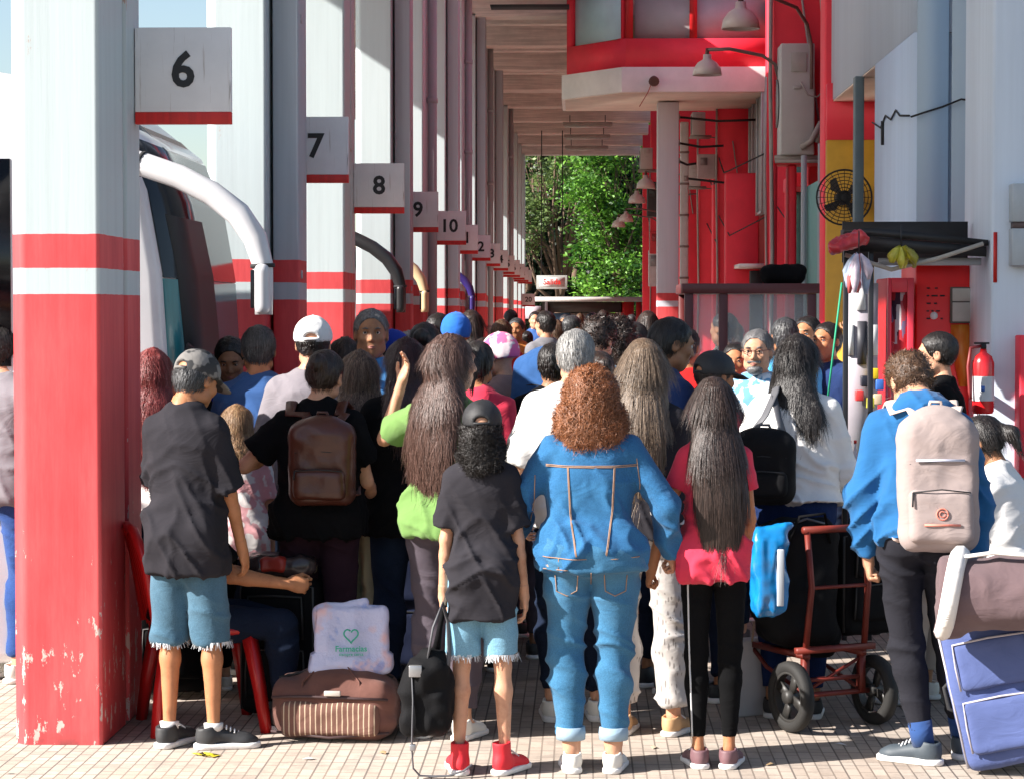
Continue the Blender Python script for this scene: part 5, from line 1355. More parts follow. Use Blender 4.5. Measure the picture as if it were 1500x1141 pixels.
# periwinkle suitcase with taupe duffel across it
PER = cloth('periwinkle', (.085, .115, .27), .12, rough=.7); PTR = mat('piping_cream', (.45, .42, .46), .6)
p = at(1494, 1120, 8.95)
suitcase('large periwinkle blue suitcase leaning at the right edge of the pavement', (p.x + .03, 9.05, .02), rad(-16), (.40, .26, .60), PER, PTR, tilt=(0, -13))
t = thing('taupe_duffel', 'taupe duffel bag with white straps resting across the blue suitcase', 'duffel bag', tuple(at(1460, 872, 8.8))); t.rotation_euler = (0, rad(2), rad(-10))
TP = cloth('taupe', (.135, .092, .098), .12); WS = cloth('strap_white', (.72, .69, .66), .06)
def dx_(g): g.cone((-.22, 0, .0), (.40, 0, .03), .135, .135, .03, sq=(1, 1, 1.0)); g.cone((-.22, 0, -.03), (-.20, 0, -.12), .10, .08, .05)
soft((-.15, -.10, -.10), (.30, .10, .10), .08, .011, .016, (8, 8, 8), 41, extra=dx_).build('bag_body', TP, t, smooth=True)
for xs in (-.17, .30):
    MB().tube([(xs + .04 * math.sin(a * .5), -.150 * math.cos(a), .150 * math.sin(a) - .0) for a in np.linspace(-1.35, 2.8, 20)], .034, 8, flat=1, up=(1, 0, 0)).build('white_strap', WS, t, smooth=True)
MB().tube([(-.16, -.06, .14), (-.02, -.08, .17), (.15, -.08, .165), (.31, -.06, .14)], .020, 8, flat=.4).build('carry_handle', WS, t, smooth=True)

# green bench at the right
t = thing('bench', 'green metal bench behind the taupe duffel at the right', 'bench', (at(1395, 1000, 10.6).x, 10.55, 0))
GB = mat('bench_green', (.02, .16, .11), .45)
for x in (0.02, .85):
    for y in (0, .36): MB().box((x, y, 0), (x + .05, y + .05, .43)).build('leg', GB, t, bev=.005)
MB().box((0, -.02, .432), (.95, .43, .462)).build('seat', GB, t, bev=.008)
MB().box((.0, .40, .47), (.95, .43, .52)).box((.0, .41, .62), (.95, .44, .80)).box((.03, .44, .44), (.07, .47, .8)).box((.85, .44, .44), (.89, .47, .8)).build('backrest', GB, t, bev=.005)

# bits on the ground
gp = at(302, 1110, 6120 / 655); t = thing('litter', 'small crushed yellow wrapper on the pavement below the sneakers', 'litter', (gp.x, 9.30, .001))
mb = MB(); rg = np.random.default_rng(3); V = rg.normal(0, 1, (30, 3)) * (.020, .020, .006); V[:, 2] = np.abs(V[:, 2]) + .002; mb.add(V, [[i, (i * 7 + 3) % 30, (i * 11 + 5) % 30] for i in range(30) if len({i, (i * 7 + 3) % 30, (i * 11 + 5) % 30}) == 3]); mb.build('wrapper', mat('wrapper_yellow', (.75, .62, .03), .4), t)
for i, (x, y, c, lb) in enumerate(((452, 1118, (.6, .58, .54), 'pale paper scrap on the pavement in front of the brown duffel'), (958, 1098, (.5, .42, .3), 'tan leaf on the pavement right of the white sneakers'), (1232, 1092, (.62, .6, .58), 'white paper scrap on the pavement below the cart'), (1128, 1122, (.3, .2, .1), 'dry brown leaf near the pink shoes'), (560, 1108, (.45, .3, .16), 'small brown leaf on the pavement right of the duffel'))):
    gp = at(x, y, 6120 / (y - 455)); t = thing('litter', lb, 'litter', (gp.x, gp.y, .001))
    a_ = i * 1.3; V = np.array([(-.028, 0, .002), (0, -.014, .006), (.03, .003, .003), (.004, .017, .008), (0, .002, .012)]) @ np.array([[math.cos(a_), math.sin(a_), 0], [-math.sin(a_), math.cos(a_), 0], [0, 0, 1]])
    MB().add(V, [[0, 1, 4], [1, 2, 4], [2, 3, 4], [3, 0, 4]]).build('scrap', mat(f'scrap{i}', c, .8), t)

# ---------------------------------------------------------------- the stall at the right
STEEL = mat('post_black', (.015, .015, .018), .4)
a = at(1236, 350, 12.7); b = at(1440, 362, 12.7)
t = thing('market_stall', 'cramped snack stall with sloping black roof and dangling goods', 'stall', (a.x, 12.7, 0)); W_ = b.x - a.x + .02
rm = MB().prism([(.0, 2.215), (W_, 2.15), (W_, 2.18), (.16, 2.245), (.0, 2.24)], 1, -.05, .16); rm.build('roof', mat('tarp_black', (.02, .018, .018), .55, var=.3, bs=.5, bscale=12), t)
for x in (.01, .145): MB().box((x - .012, -.02, 0), (x + .016, .012, 2.19)).build('post', STEEL, t, bev=.003)
MB().tube([(-.0, -.06, 2.10), (.25, -.07, 2.02), (.5, -.07, 2.08), (W_ - .03, -.06, 2.16)], .012, 6).build('rope', mat('rope_pale', (.45, .40, .34), .9), t, smooth=True)
MB().box((.05, .50, 2.07), (W_ - .02, .53, 2.30)).build('under_roof_shade_board', mat('tarp_black', (.02, .018, .018)), t)  # added black board stands for the shaded space under the stall roof
MB().prism([(.02, 2.12), (W_ - .01, 2.09), (W_ - .01, 2.145), (.02, 2.21)], 1, -.045, -.03).build('shade_valance', mat('tarp_black', (.02, .018, .018)), t)  # black strip that also fills the shaded band under the roof
MB().box((.20, .05, 2.045), (W_ - .02, .10, 2.085)).build('lamp_tube', mat('tube_grey', (.45, .45, .48), .3), t)
MB().box((.04, .25, .9), (.22, .28, 1.95)).build('back_panel', mat('panel_lilac', (.42, .38, .42), .5, var=.1), t)
po = MB().box((.05, .24, 1.55), (.085, .249, 1.72)).box((.16, .24, 1.55), (.22, .249, 1.72)).box((.10, .24, 1.80), (.15, .249, 1.92)); po.build('price_card', mat('card_white', (.7, .7, .7), .5), t)
MB().box((.105, .236, 1.50), (.155, .248, 1.74)).build('dark_card', mat('card_dark', (.04, .04, .05), .5), t)
for i, (c, x, z) in enumerate((((.7, .5, .02), .17, 1.42), ((.05, .15, .5), .20, 1.36), ((.02, .02, .03), .12, 1.38), ((.6, .05, .05), .09, 1.30), ((.6, .45, .3), .19, 1.28), ((.5, .5, .05), .15, 1.26))):
    MB().box((x, .17, z), (x + .045, .235, z + .06)).build('snack_packet', mat(f'packet{i}', c, .35), t, bev=.006)
MB().box((-.08, -.12, .80), (.30, .3, .84)).build('counter', GB, t, bev=.006)
MB().tube([(-.015, -.05, 1.95), (-.06, -.08, 1.6), (-.10, -.08, 1.25)], .006, 5).build('green_cord', mat('cord_green', (.02, .35, .18), .7), t, smooth=True)
for i in range(6):
    q = thing('bottle', ['first', 'second', 'third', 'fourth', 'fifth', 'sixth'][i] + ' red and white bottle from the left on the stall counter', 'bottle', (a.x + .03 + .032 * i, 12.62 + .03 * (i % 2), .842), 0, 'bottles on the stall counter')
    MB().lathe([(.001, 0), (.016, .0), (.017, .02), (.017, .15), (.014, .18), (.006, .21), (.006, .24), (.001, .24)], 12).build('bottle_body', mat('milk_white', (.75, .70, .72), .3), q, smooth=True)
    MB().lathe([(.0178, .04), (.0178, .12)], 12).build('label', BRED, q, smooth=True); MB().cyl((0, 0, .238), (0, 0, .255), .008, n=10).build('bottle_cap', BRED, q)
# hanging plastic bags, bundle of yellow packets
def bunch(name, label, cat, p, cols, n, L, r, seed):
    t = thing(name, label, cat, tuple(p)); q = random.Random(seed)
    for i in range(n):
        x, y = q.uniform(-r, r), q.uniform(-.05, .05); l_ = L * q.uniform(.6, 1.1)
        m = MB().tube([(x * .3, y * .3, 0), (x * .7, y, -l_ * .3), (x, y, -l_ * .65), (x * 1.1, y, -l_)], [.006, .018, .026, .008], 7)
        V = m.V[0]; m.V[0] = V + vnoise(V, (60, 60, 30), i)[:, None] * .006
        m.build('packet', mat(f'{name}_{i % len(cols)}', cols[i % len(cols)], .3, var=.3, vs=20), t, smooth=True)
    MB().tube([(0, 0, -.01), (0, 0, .12)], .004, 5).build('hook', STEEL, t)
bunch('hanging_bags', 'bunch of pink and pale blue plastic bags hung on the stall post', 'plastic bags', at(1258, 372, 12.3), [(.6, .5, .58), (.6, .12, .12), (.25, .3, .38), (.35, .42, .55)], 14, .20, .06, 3)
bunch('yellow_packets', 'bunch of yellow packets hanging under the black stall roof', 'packets', at(1320, 362, 12.6), [(.48, .42, .03), (.6, .52, .06), (.3, .27, .03)], 12, .11, .085, 4)
t = thing('red_awning', 'small crumpled red awning at the left end of the stall roof', 'awning', tuple(at(1250, 352, 12.5)))
soft((-.13, -.05, -.03), (.07, .12, .03), .02, .009, .03, (16, 16, 16), 5).xf(M4(Matrix.Rotation(rad(-20), 3, 'Y'))).build('tarp', mat('tarp_red', (.5, .03, .04), .4, var=.5, vs=14), t, smooth=True)
# drinks fridge and big red machine
x0 = at(1300, 450, 13.0).x; x1 = at(1338, 450, 13.0).x; t = thing('drinks_fridge', 'narrow red drinks fridge with a glass door left of the big red machine', 'fridge', (x0, 13.0, 0))
MB().box((0, .02, 0), (x1 - x0, .5, 1.98)).build('cabinet', REDD, t, bev=.01)
MB().box((0, -.02, .1), (.02, .018, 1.98)).box((x1 - x0 - .035, -.02, .1), (x1 - x0, .018, 1.98)).box((.02, -.02, 1.90), (x1 - x0 - .035, .018, 1.98)).box((.02, -.02, .1), (x1 - x0 - .035, .018, .2)).build('door_frame', mat('frame_redbright', (.75, .04, .07), .35), t, bev=.004)
pm = bpy.data.materials.new('fridge_shelves'); nt, n, l, b_ = nodes(pm)
vv = nt.nodes.new('ShaderNodeTexVoronoi'); vv.inputs['Scale'].default_value = 1; vv.feature = 'F1'; vv.distance = 'CHEBYCHEV'; l.new(coord(nt, (42, 1, 9)), vv.inputs['Vector'])
sp_ = nt.nodes.new('ShaderNodeSeparateColor'); l.new(vv.outputs['Color'], sp_.inputs[0])
l.new(ramp(nt, sp_.outputs[0], [(0, (.4, .04, .05)), (.3, (.04, .03, .05)), (.5, (.55, .5, .5)), (.7, (.45, .10, .12)), (.85, (.12, .18, .3))], 'CONSTANT'), b_.inputs['Base Color']); b_.inputs['Roughness'].default_value = .15
MB().box((.02, .0, .2), (x1 - x0 - .035, .018, 1.90)).build('glass_door', pm, t)
x0 = at(1341, 450, 13.3).x; x1 = at(1449, 450, 13.3).x; w_ = x1 - x0; t = thing('vending_machine', 'big bright red machine with grey hatch and poured beer picture', 'vending machine', (x0, 13.3, 0))
MR = mat('machine_red', (.88, .014, .014), .4, var=.05)
MB().box((0, 0, 0), (w_, .6, 2.07)).build('cabinet', MR, t, bev=.01)
px = lambda x, y: (at(x, y, 13.3).x - x0, at(x, y, 13.3).z)
(ax, az), (bx, bz) = px(1391, 474), px(1425, 421)
MB().box((ax, -.02, az), (bx, -.001, bz)).build('hatch_frame', mat('hatch_dark', (.10, .09, .08), .5), t, bev=.004)
MB().box((ax + .012, -.026, az + .01), (bx - .012, -.0205, az + .118)).box((ax + .012, -.026, az + .126), (bx - .012, -.0205, bz - .008)).build('hatch_panel', mat('hatch_grey', (.50, .50, .46), .5, var=.15), t, bev=.003)
bmr = bpy.data.materials.new('beer_print'); nt, n, l, b_ = nodes(bmr)
l.new(ramp(nt, noise(nt, coord(nt, (16, 1, 3)), 1, 4), [(.3, (.60, .05, .01)), (.5, (.75, .22, .02)), (.68, (.85, .50, .12))]), b_.inputs['Base Color']); b_.inputs['Roughness'].default_value = .4
(ax, az), (bx, bz) = px(1392, 566), px(1424, 476)
MB().prism([(ax, bz), (bx, bz), (bx + .015, bz - .16), (bx - .005, az), (ax + .05, az), (ax + .005, bz - .14)], 1, -.012, -.001).build('beer_picture', bmr, t)
lt_ = MB(); q = random.Random(8)
for r_ in range(5):
    z = px(0, 424 + r_ * 11)[1]; x = px(1360, 0)[0]
    while x < px(1381, 0)[0]:
        l2 = q.uniform(.012, .035); lt_.box((x, -.003, z), (x + l2, -.0005, z + .008)); x += l2 + q.uniform(.008, .03)
lt_.build('small_lettering', INK, t)
c_ = px(1368, 463); MB().cyl((c_[0], -.004, c_[1]), (c_[0], -.0005, c_[1]), .022, n=12).build('sticker', mat('sticker_white', (.8, .8, .8), .5), t)
# fire extinguisher on a bracket
p = at(1440, 606, 12.45); t = thing('fire_extinguisher', 'red fire extinguisher with white label hung beside the pale blue column', 'fire extinguisher', tuple(p))
MB().lathe([(.001, 0), (.05, .0), (.057, .015), (.057, .27), (.045, .305), (.02, .325), (.016, .345), (.001, .345)], 24).build('cylinder', mat('ext_red', (.70, .015, .02), .25, spec=.7), t, smooth=True)
MB().lathe([(.0578, .07), (.0578, .20)], 24).build('label', mat('ext_label', (.62, .62, .64), .4), t, smooth=True)
MB().box((-.022, -.0592, .12), (-.002, -.0575, .15)).build('blue_mark', mat('ext_blue', (.05, .15, .5), .4), t)
MB().box((-.012, -.02, .345), (.012, .02, .37)).box((-.05, -.008, .37), (.03, .008, .38)).build('valve', DARK, t)
MB().tube([(-.01, 0, .36), (-.07, -.01, .35), (-.085, -.02, .25), (-.078, -.03, .12), (-.07, -.03, .08)], .009, 7).build('hose', mat('hose_red', (.25, .03, .03), .5), t, smooth=True)
MB().box((-.03, .05, .1), (.03, .17, .13)).box((-.03, .05, .26), (.03, .17, .28)).build('bracket', DARK, t)
# glass shelter in the middle distance
Yg = 16.2; a = at(1003, 420, Yg); b = at(1196, 420, Yg); W_ = b.x - a.x; Zt = a.z; t = thing('glass_booth', 'dark red framed glass waiting booth in front of the terminal', 'booth', (a.x, Yg, 0))
FRB = mat('booth_brown', (.10, .02, .02), .4)
for x in (0, .24, W_ - .06): MB().box((x, 0, 0), (x + .06, .08, Zt - .051)).build('post', FRB, t, bev=.004)
MB().box((0, .95, 0), (.06, 1.0, Zt - .051)).build('post', FRB, t); MB().box((W_ - .06, .95, 0), (W_, 1.0, Zt - .051)).build('post', FRB, t)
MB().box((-.02, -.02, Zt - .05), (W_ + .02, 1.02, Zt + .02)).build('roof_frame', FRB, t, bev=.005)
MB().box((.06, .0, .0), (.24, .03, .9)).box((.3, .0, 0), (W_ - .06, .03, .8)).build('lower_panel', REDD, t)
gm_ = bpy.data.materials.new('booth_glass'); nt, n, l, b_ = nodes(gm_); b_.inputs['Base Color'].default_value = (.75, .82, .82, 1); b_.inputs['Roughness'].default_value = .05; b_.inputs['Alpha'].default_value = .28
MB().box((.06, .012, .90), (.24, .018, Zt - .051)).build('glass_pane', gm_, t); MB().box((.30, .012, .80), (W_ - .06, .018, Zt - .051)).build('glass_pane', gm_, t)
bh_ = thing('black_bag', 'round black bag lying on top of the glass booth', 'bag', (at(1152, 418, Yg).x, Yg + .2, Zt + .02))
soft((-.16, -.1, 0), (.16, .1, .13), .06, .012, .02, (9, 9, 9), 5).build('bag_body', BLK, bh_, smooth=True)

# ---------------------------------------------------------------- coaches in the bays
def coach(label, Y0, low, stripe, stripe2, arm, body, X0=-2.22, H=2.95, panel=None, ax=0):
    t = thing('coach', label, 'coach', (X0, Y0, -.22)); W = 2.5
    prof = [(-.02, .30), (.0, .9), (.0, 1.7), (-.03, 2.2), (-.10, 2.6), (-.22, 2.9), (-.50, 3.12), (-1.1, 3.22), (-12, 3.25), (-12, .3)]
    def shell(pr, y0, y1, grow=0): return MB().prism([(x + grow, z) for x, z in pr], 1, y0, y1)
    shell(prof, 0, W).build('body', body, t, bev=.06)
    def patch(u0, u1, z0, z1, off, m, name, skew=0, par=t):
        zs = np.linspace(z0, z1, 7); zz = [p[1] for p in prof[:8]]; xx = [p[0] for p in prof[:8]]
        V = []
        for z in zs:
            x = float(np.interp(z, zz, xx)) + off; k = (z - z0) / (z1 - z0) * skew
            V += [(x, u0 + k, z), (x, u1 + k, z), (x - .02, u0 + k, z), (x - .02, u1 + k, z)]
        F = []
        for i in range(6):
            b = i * 4; F += [[b, b + 1, b + 5, b + 4], [b, b + 4, b + 6, b + 2], [b + 1, b + 3, b + 7, b + 5]]
        return MB().add(V, F).build(name, m, par)
    GL = mat('coach_glass', (.008, .009, .012), .15, spec=.4)
    patch(.08, W - .08, 2.18, 3.0, .010, GL, 'windscreen'); patch(.08, W - .08, 1.74, 2.175, .008, low, 'nose_panel')
    patch(1.12, 1.16, 2.18, 3.0, .014, mat('screen_trim', (.2, .2, .22), .4), 'screen_divider')
    patch(.75, 1.85, .75, 2.5, .016, mat('coach_black', (.01, .01, .012), .5), 'black_stripe', -.35)
    patch(.08, W - .08, 1.60, 1.735, .010, stripe, 'colour_stripe'); patch(1.6, W - .08, 1.50, 1.595, .010, stripe2, 'second_stripe'); patch(.08, W - .08, .85, 1.495, .008, mat('coach_black', (.01, .01, .012), .5), 'lower_grille')
    patch(.2, .5, .5, .65, .02, mat('headlight', (.7, .7, .72), .1), 'headlight'); patch(W - .5, W - .2, .5, .65, .02, mat('headlight', (.7, .7, .72), .1), 'headlight')
    if panel:
        patch(.7, 1.8, 2.62, 2.86, .018, mat('dest_white', (.75, .75, .75), .4), 'destination_panel')
    MB().box((-11.5, -.012, 1.75), (-.75, -.001, 2.75)).build('side_window', GL, t); MB().box((-11.8, -.014, 1.0), (-.3, -.001, 1.6)).build('side_stripe', low, t)
    for x in (-2.4, -9.2): 
        M = Matrix.Translation((x, .14, .48)) @ Matrix.Rotation(rad(90), 4, 'X'); wo = MB().lathe([(.001, .16), (.3, .16), (.46, .15), (.48, .1), (.48, -.1), (.001, -.1)], 30, M=M).build('wheel', RUB, t, smooth=False)
        MB().lathe([(.001, .165), (.08, .18), (.26, .17), (.28, .161)], 24, M=M).build('rim', mat('rim_steel', (.4, .4, .42), .4, metal=.7), wo, smooth=True)
    am = MB(); P = [(-.42, .04, 2.84), (-.12, -.06, 2.80), (.12, -.10, 2.72), (.31, -.14, 2.655), (.47, -.16, 2.575), (.60, -.17, 2.475), (.68, -.18, 2.36), (.715, -.18, 2.24), (.72, -.18, 2.12), (.72, -.18, 2.00)]
    P = [(x + ax, y, z) for x, y, z in P]
    am.tube(P, [.045, .055, .058, .058, .058, .060, .058, .050, .046, .042], 14, up=(0, 1, 0)); ao = am.build('mirror_arm', arm, t, smooth=True)
    for k_ in (2, 7): p_ = np.array(P[k_]); d_ = unit(np.array(P[k_ + 1]) - p_); MB().tube([p_, p_ + d_ * .018], .0625 if k_ == 2 else .059, 14).build('joint_ring', DARK, ao)
    def mx(g): g.box((.60, -.27, 1.98), (.72, -.09, 2.34), .05, .02)
    soft((.685 + ax, -.28, 2.0), (.755 + ax, -.11, 2.24), .033, .010, .001, (3, 3, 3), 2).build('mirror_housing', arm, ao, smooth=True)
    MB().box((.668 + ax, -.26, 2.03), (.686 + ax, -.13, 2.21)).build('mirror_glass', GL, ao, bev=.004)
    return t
TEAL = mat('coach_teal', (.0, .16, .19), .3, coat=.4); ORG = mat('coach_orange', (.62, .09, .01), .3); GRN2 = mat('coach_green', (.02, .28, .04), .35)
WHT = mat('coach_white', (.72, .72, .74), .3, coat=.3, var=.05)
coach('teal and orange coach with black windscreen behind the first pillar', 11.15, TEAL, ORG, GRN2, mat('arm_white', (.62, .62, .64), .35, var=.05), WHT, X0=-2.0, ax=-.22)
coach('white coach with black mirrors between the eight and nine boards', 20.6, WHT, BRED, BRED, mat('arm_black', (.02, .02, .022), .35), WHT, X0=-2.3, panel=1)
coach('coach with tan mirror arm behind the nine board', 26.0, mat('coach_tan', (.50, .36, .20), .4), WHT, GRN2, mat('arm_tan', (.62, .47, .27), .4, var=.05), WHT, X0=-2.45)
coach('coach with purple mirror arm farther along the platform', 35.2, mat('coach_purple', (.06, .03, .2), .4), mat('coach_pink', (.6, .25, .3), .4), GRN2, mat('arm_purple', (.035, .02, .14), .35), WHT, X0=-2.35)
# ---------------------------------------------------------------- the crowd
HB = hairm('hair_black', (.012, .009, .008), (.06, .048, .045)); HDB = hairm('hair_darkbrown', (.020, .011, .008), (.13, .08, .065))
HWV = hairm('hair_wavybrown', (.060, .028, .020), (.26, .145, .115)); HAU = hairm('hair_auburn', (.22, .070, .022), (.58, .26, .13)); HST = hairm('hair_ashbrown', (.10, .062, .038), (.40, .29, .20))
HGR = hairm('hair_grey', (.12, .115, .115), (.42, .41, .41)); HSL = hairm('hair_silver', (.25, .24, .23), (.75, .73, .70)); HRD = hairm('hair_red', (.16, .02, .02), (.45, .10, .09)); HSP = hairm('hair_saltpepper', (.03, .03, .032), (.24, .24, .25))
HCB = hairm('hair_curlbrown', (.07, .035, .018), (.34, .20, .12)); HLB = hairm('hair_lightbrown', (.20, .10, .045), (.62, .40, .20)); HMR = hairm('hair_maroon', (.022, .006, .008), (.10, .03, .03))
CH = cloth('tee_charcoal', (.028, .026, .031), .2); BK = cloth('tee_black', (.005, .005, .006), .3); NV = cloth('navy', (.018, .038, .12), .2); DEN = cloth('denim_jacket', (.030, .125, .27), .15, kind='denim', col2=(.05, .19, .34))
JN = cloth('jeans_light', (.045, .15, .27), .15, kind='denim', col2=(.13, .27, .38)); JD = cloth('jeans_dark', (.010, .016, .034), .2, kind='denim', col2=(.03, .05, .09)); SHD = cloth('shorts_denim', (.06, .125, .18), .2, kind='denim', col2=(.14, .25, .33))
SHL = cloth('shorts_sky', (.17, .34, .46), .12, kind='denim', col2=(.26, .46, .62)); FRY = mat('fray_white', (.62, .64, .66), .9); GRY = cloth('trousers_grey', (.085, .070, .085), .15); GN = cloth('top_green', (.15, .27, .08), .12)
PK = cloth('top_pink', (.66, .045, .085), .1); LG = cloth('leggings_black', (.004, .004, .0045), .2, sheen=.0); HO = cloth('hoodie_blue', (.022, .115, .28), .15); JB = cloth('jeans_black', (.020, .020, .026), .2)
WHC = cloth('cloth_white', (.76, .74, .72), .05); LBL = cloth('polo_blue', (.07, .24, .52), .1); PAT = cloth('trousers_print', (.24, .22, .21), .1, kind='pattern', col2=(.48, .45, .43)); CRM = cloth('trousers_cream', (.52, .50, .34), .08)
MRN = cloth('maroon', (.16, .018, .035), .15); TAU = cloth('taupe_jacket', (.26, .17, .155), .12); CAMO = cloth('camo', (.16, .16, .12), .1, kind='camo', col2=(.05, .055, .05)); GTE = cloth('tee_grey', (.22, .20, .22), .12); PNK = cloth('child_pink', (.72, .38, .40), .08, kind='camo', col2=(.8, .76, .74))
SBK = mat('shoe_black', (.03, .03, .032), .6); SWH = mat('shoe_white', (.74, .72, .66), .6, var=.06); SRD = mat('canvas_red', (.66, .018, .03), .7, var=.08, bs=.2, bscale=200); SPK = mat('shoe_pinkgrey', (.16, .08, .09), .6); STN = mat('shoe_tan', (.5, .3, .15), .6); SGR = mat('shoe_greyblue', (.05, .065, .08), .6)
STT = mat('stitch_tan', (.36, .22, .15), .8); SCK = cloth('sock_navy', (.03, .07, .2)); CAPK = mat('cap_black', (.016, .016, .018), .6, bs=.4, bscale=200); CAPG = cloth('cap_grey', (.06, .06, .062), .3, kind='camo', col2=(.20, .19, .18))
def A(u, f, t=None, h='relax'): return (u, f, t, h)
# front row -------------------------------------------------
p1 = person('boy in long black t-shirt, dark camouflage cap and frayed denim shorts beside the first pillar', 272, 510, 9.5, -14, 'm', w=.83, skin='tan', add=-.01, head=(24, -24, 0), res=.010,
    aL=A((-.14, .45, -1), (.25, 1, .25)), aR=A((.20, .16, -1), (.06, .40, -1)), shirt=dict(mat=CH, hem=.745, sleeve=.46, off=.026, wr=1.2), legs=dict(mat=SHD, len=.55, off=.020, flare=.012, fray=FRY, name='shorts'),
    lL=((-.085, .02, .49), (-.075, -.02, .085), 8), lR=((.10, .03, .49), (.125, -.01, .085), 62), shoes=dict(mat=SBK, sock=WHC, sockh=.06), hair=dict(kind='short', mat=HSP, under_cap=1, seed=4), cap=dict(mat=CAPG, strap=True))
p2 = person('child in plain black cap, charcoal t-shirt, pale denim shorts and red canvas high tops', 706, 585, 9.0, 0, 'm', w=.78, skin='light', add=.0, head=(6, 0, 0), res=.009,
    aL=A((-.15, .02, -1), (-.05, .12, -1), None, 'grip'), aR=A((.15, .02, -1), (.10, .14, -1)), shirt=dict(mat=CH, hem=.715, sleeve=.40, off=.020, wr=1.3), legs=dict(mat=SHL, len=.435, off=.018, flare=.012, fray=FRY, name='shorts'),
    lL=((-.095, .015, .49), (-.105, -.02, .085), -10), lR=((.095, .015, .49), (.105, -.02, .085), 28), shoes=dict(mat=SRD, kind='high'), hair=dict(kind='curly', mat=HB, w=.66, under_cap=1, bl=.7, capz=.01), cap=dict(mat=CAPK))
p3 = person('woman with curly auburn hair in blue denim jacket and light jeans, seen from behind', 866, 540, 9.05, 0, 'f', w=1.12, hips=1.22, skin='light', add=-.012, head=(5, 8, 0), res=.0095,
    aL=A((-.66, -.05, -1), (.12, .95, -.45)), aR=A((.66, -.12, -.95), (.08, .5, -.85), None, 'grip'), shirt=dict(mat=DEN, hem=.865, sleeve=1.0, off=.020, wr=1.6, boxy=.75, flare=-.10, name='denim_jacket'), legs=dict(mat=JN, off=.007, len=1, turnup=cloth('jean_cuff', (.30, .42, .52), .08), wr=1.6, name='jeans', cuff=.07),
    lL=((-.105, .02, .49), (-.080, -.02, .085), -6), lR=((.100, .02, .49), (.095, -.02, .085), 10), shoes=dict(mat=SWH), hair=dict(kind='curly', mat=HAU, w=.98, nb=1, h=.0065, bw=.0024, bl=1.2))
geo = p3.shirt_geo
drape(p3, geo, [[(-.19, 1.305), (-.10, 1.30), (.10, 1.30), (.19, 1.305)], [(-.095, 1.295), (-.085, 1.1), (-.060, .93)], [(.095, 1.295), (.085, 1.1), (.060, .93)], [(-.2, .925), (-.1, .918), (.1, .918), (.2, .925)], [(-.2, .872), (0, .872), (.2, .872)],
    [(-.235, 1.26), (-.24, 1.15), (-.26, 1.05)], [(.19, 1.33), (.205, 1.22), (.20, 1.12)], [(-.135, .92), (-.135, .875)], [(.135, .92), (.135, .875)]], .0021, STT, 'stitching', p3.shirt)
drape(p3, geo, [[(-.099, 1.295), (-.089, 1.1), (-.064, .93)], [(.099, 1.295), (.089, 1.1), (.064, .93)], [(-.19, 1.299), (-.10, 1.294), (.10, 1.294), (.19, 1.299)]], .0021, STT, 'stitching', p3.shirt)
drape(p3, p3.legs_geo, [[(-.15, .845), (-.145, .775), (-.10, .755), (-.06, .775), (-.055, .85)], [(.15, .845), (.145, .775), (.10, .755), (.06, .775), (.055, .85)], [(0, .86), (0, .80)]], .0022, STT, 'pocket_stitching', p3.trousers)
p4 = person('girl with straight dark waist length hair in pink top and black leggings', 1046, 553, 9.15, 0, 'f', w=.86, hips=1.0, skin='tan', add=-.01, head=(4, 5, 0), res=.0095,
    aL=A((-.34, .05, -1), (-.22, .35, -1), None, 'grip'), aR=A((.14, .2, -1), (.0, .9, -.5)), shirt=dict(mat=PK, hem=.83, sleeve=.26, off=.010, wr=1.2), legs=dict(mat=LG, off=.003, wr=.5, name='leggings'),
    lL=((-.075, .015, .49), (-.065, -.02, .085), -12), lR=((.075, .015, .49), (.07, -.02, .085), 14), shoes=dict(mat=SPK), hair=dict(kind='long', mat=HDB, len=.42, w=.98, tmax=.9, nb=1.6, cx=.02))
drape(p4, p4.legs_geo, [[(-.115, .86), (-.105, .5), (-.090, .12)]], .004, mat('stripe_grey', (.55, .55, .55), .6), 'side_stripe', p4.trousers)
p5 = person('young man in blue hoodie with short curly brown hair gripping the luggage cart', 1350, 517, 9.2, 0, 'm', w=.99, skin='light', add=-.055, head=(38, 12, -4), lean=7, res=.010,
    aL=A((-.26, .06, -1), (.10, .20, -1), None, 'grip'), aR=A((.26, .15, -1), (.04, .35, -1)), shirt=dict(mat=HO, hem=.90, sleeve=1.0, off=.024, hood=True, wr=1.6, name='hoodie'), legs=dict(mat=JB, off=.012, wr=1.3, name='jeans'),
    lL=((-.05, .06, .49), (.02, .02, .085), -58), lR=((.13, .10, .49), (.20, .16, .085), 12), shoes=dict(mat=SGR, sock=SCK, sockh=.22), hair=dict(kind='curlytop', mat=HCB))
BEI = cloth('pack_beige', (.33, .265, .25), .08); BST = cloth('pack_strap_beige', (.60, .46, .40), .06)
bp5 = worn_backpack('beige_backpack', 'beige grey backpack with small coral emblem on the blue hoodie', p5, BEI, BST, W=.31, D=.15, Hh=.56, z0=.86, x=.035, y=-.155)
em = MB(); R_ = .022
em.tube([(.035 + R_ * math.cos(a), -.345, 1.00 + R_ * math.sin(a)) for a in np.linspace(0, 2 * math.pi, 21)], .0028, 5).tube([(.035 + R_ * .5 * math.cos(a), -.345, 1.00 + R_ * .5 * math.sin(a)) for a in np.linspace(.5, 2 * math.pi, 12)], .0024, 5)
em.box((-.035, -.347, .954), (.105, -.343, .962)); p5.up(em); em.build('emblem', mat('print_coral', (.72, .22, .16), .6), bp5)
rf_ = MB().box((-.06, -.318, 1.205), (.13, -.312, 1.215)); p5.up(rf_); rf_.build('reflective_strip', mat('strip_pale', (.55, .56, .66), .3), bp5)
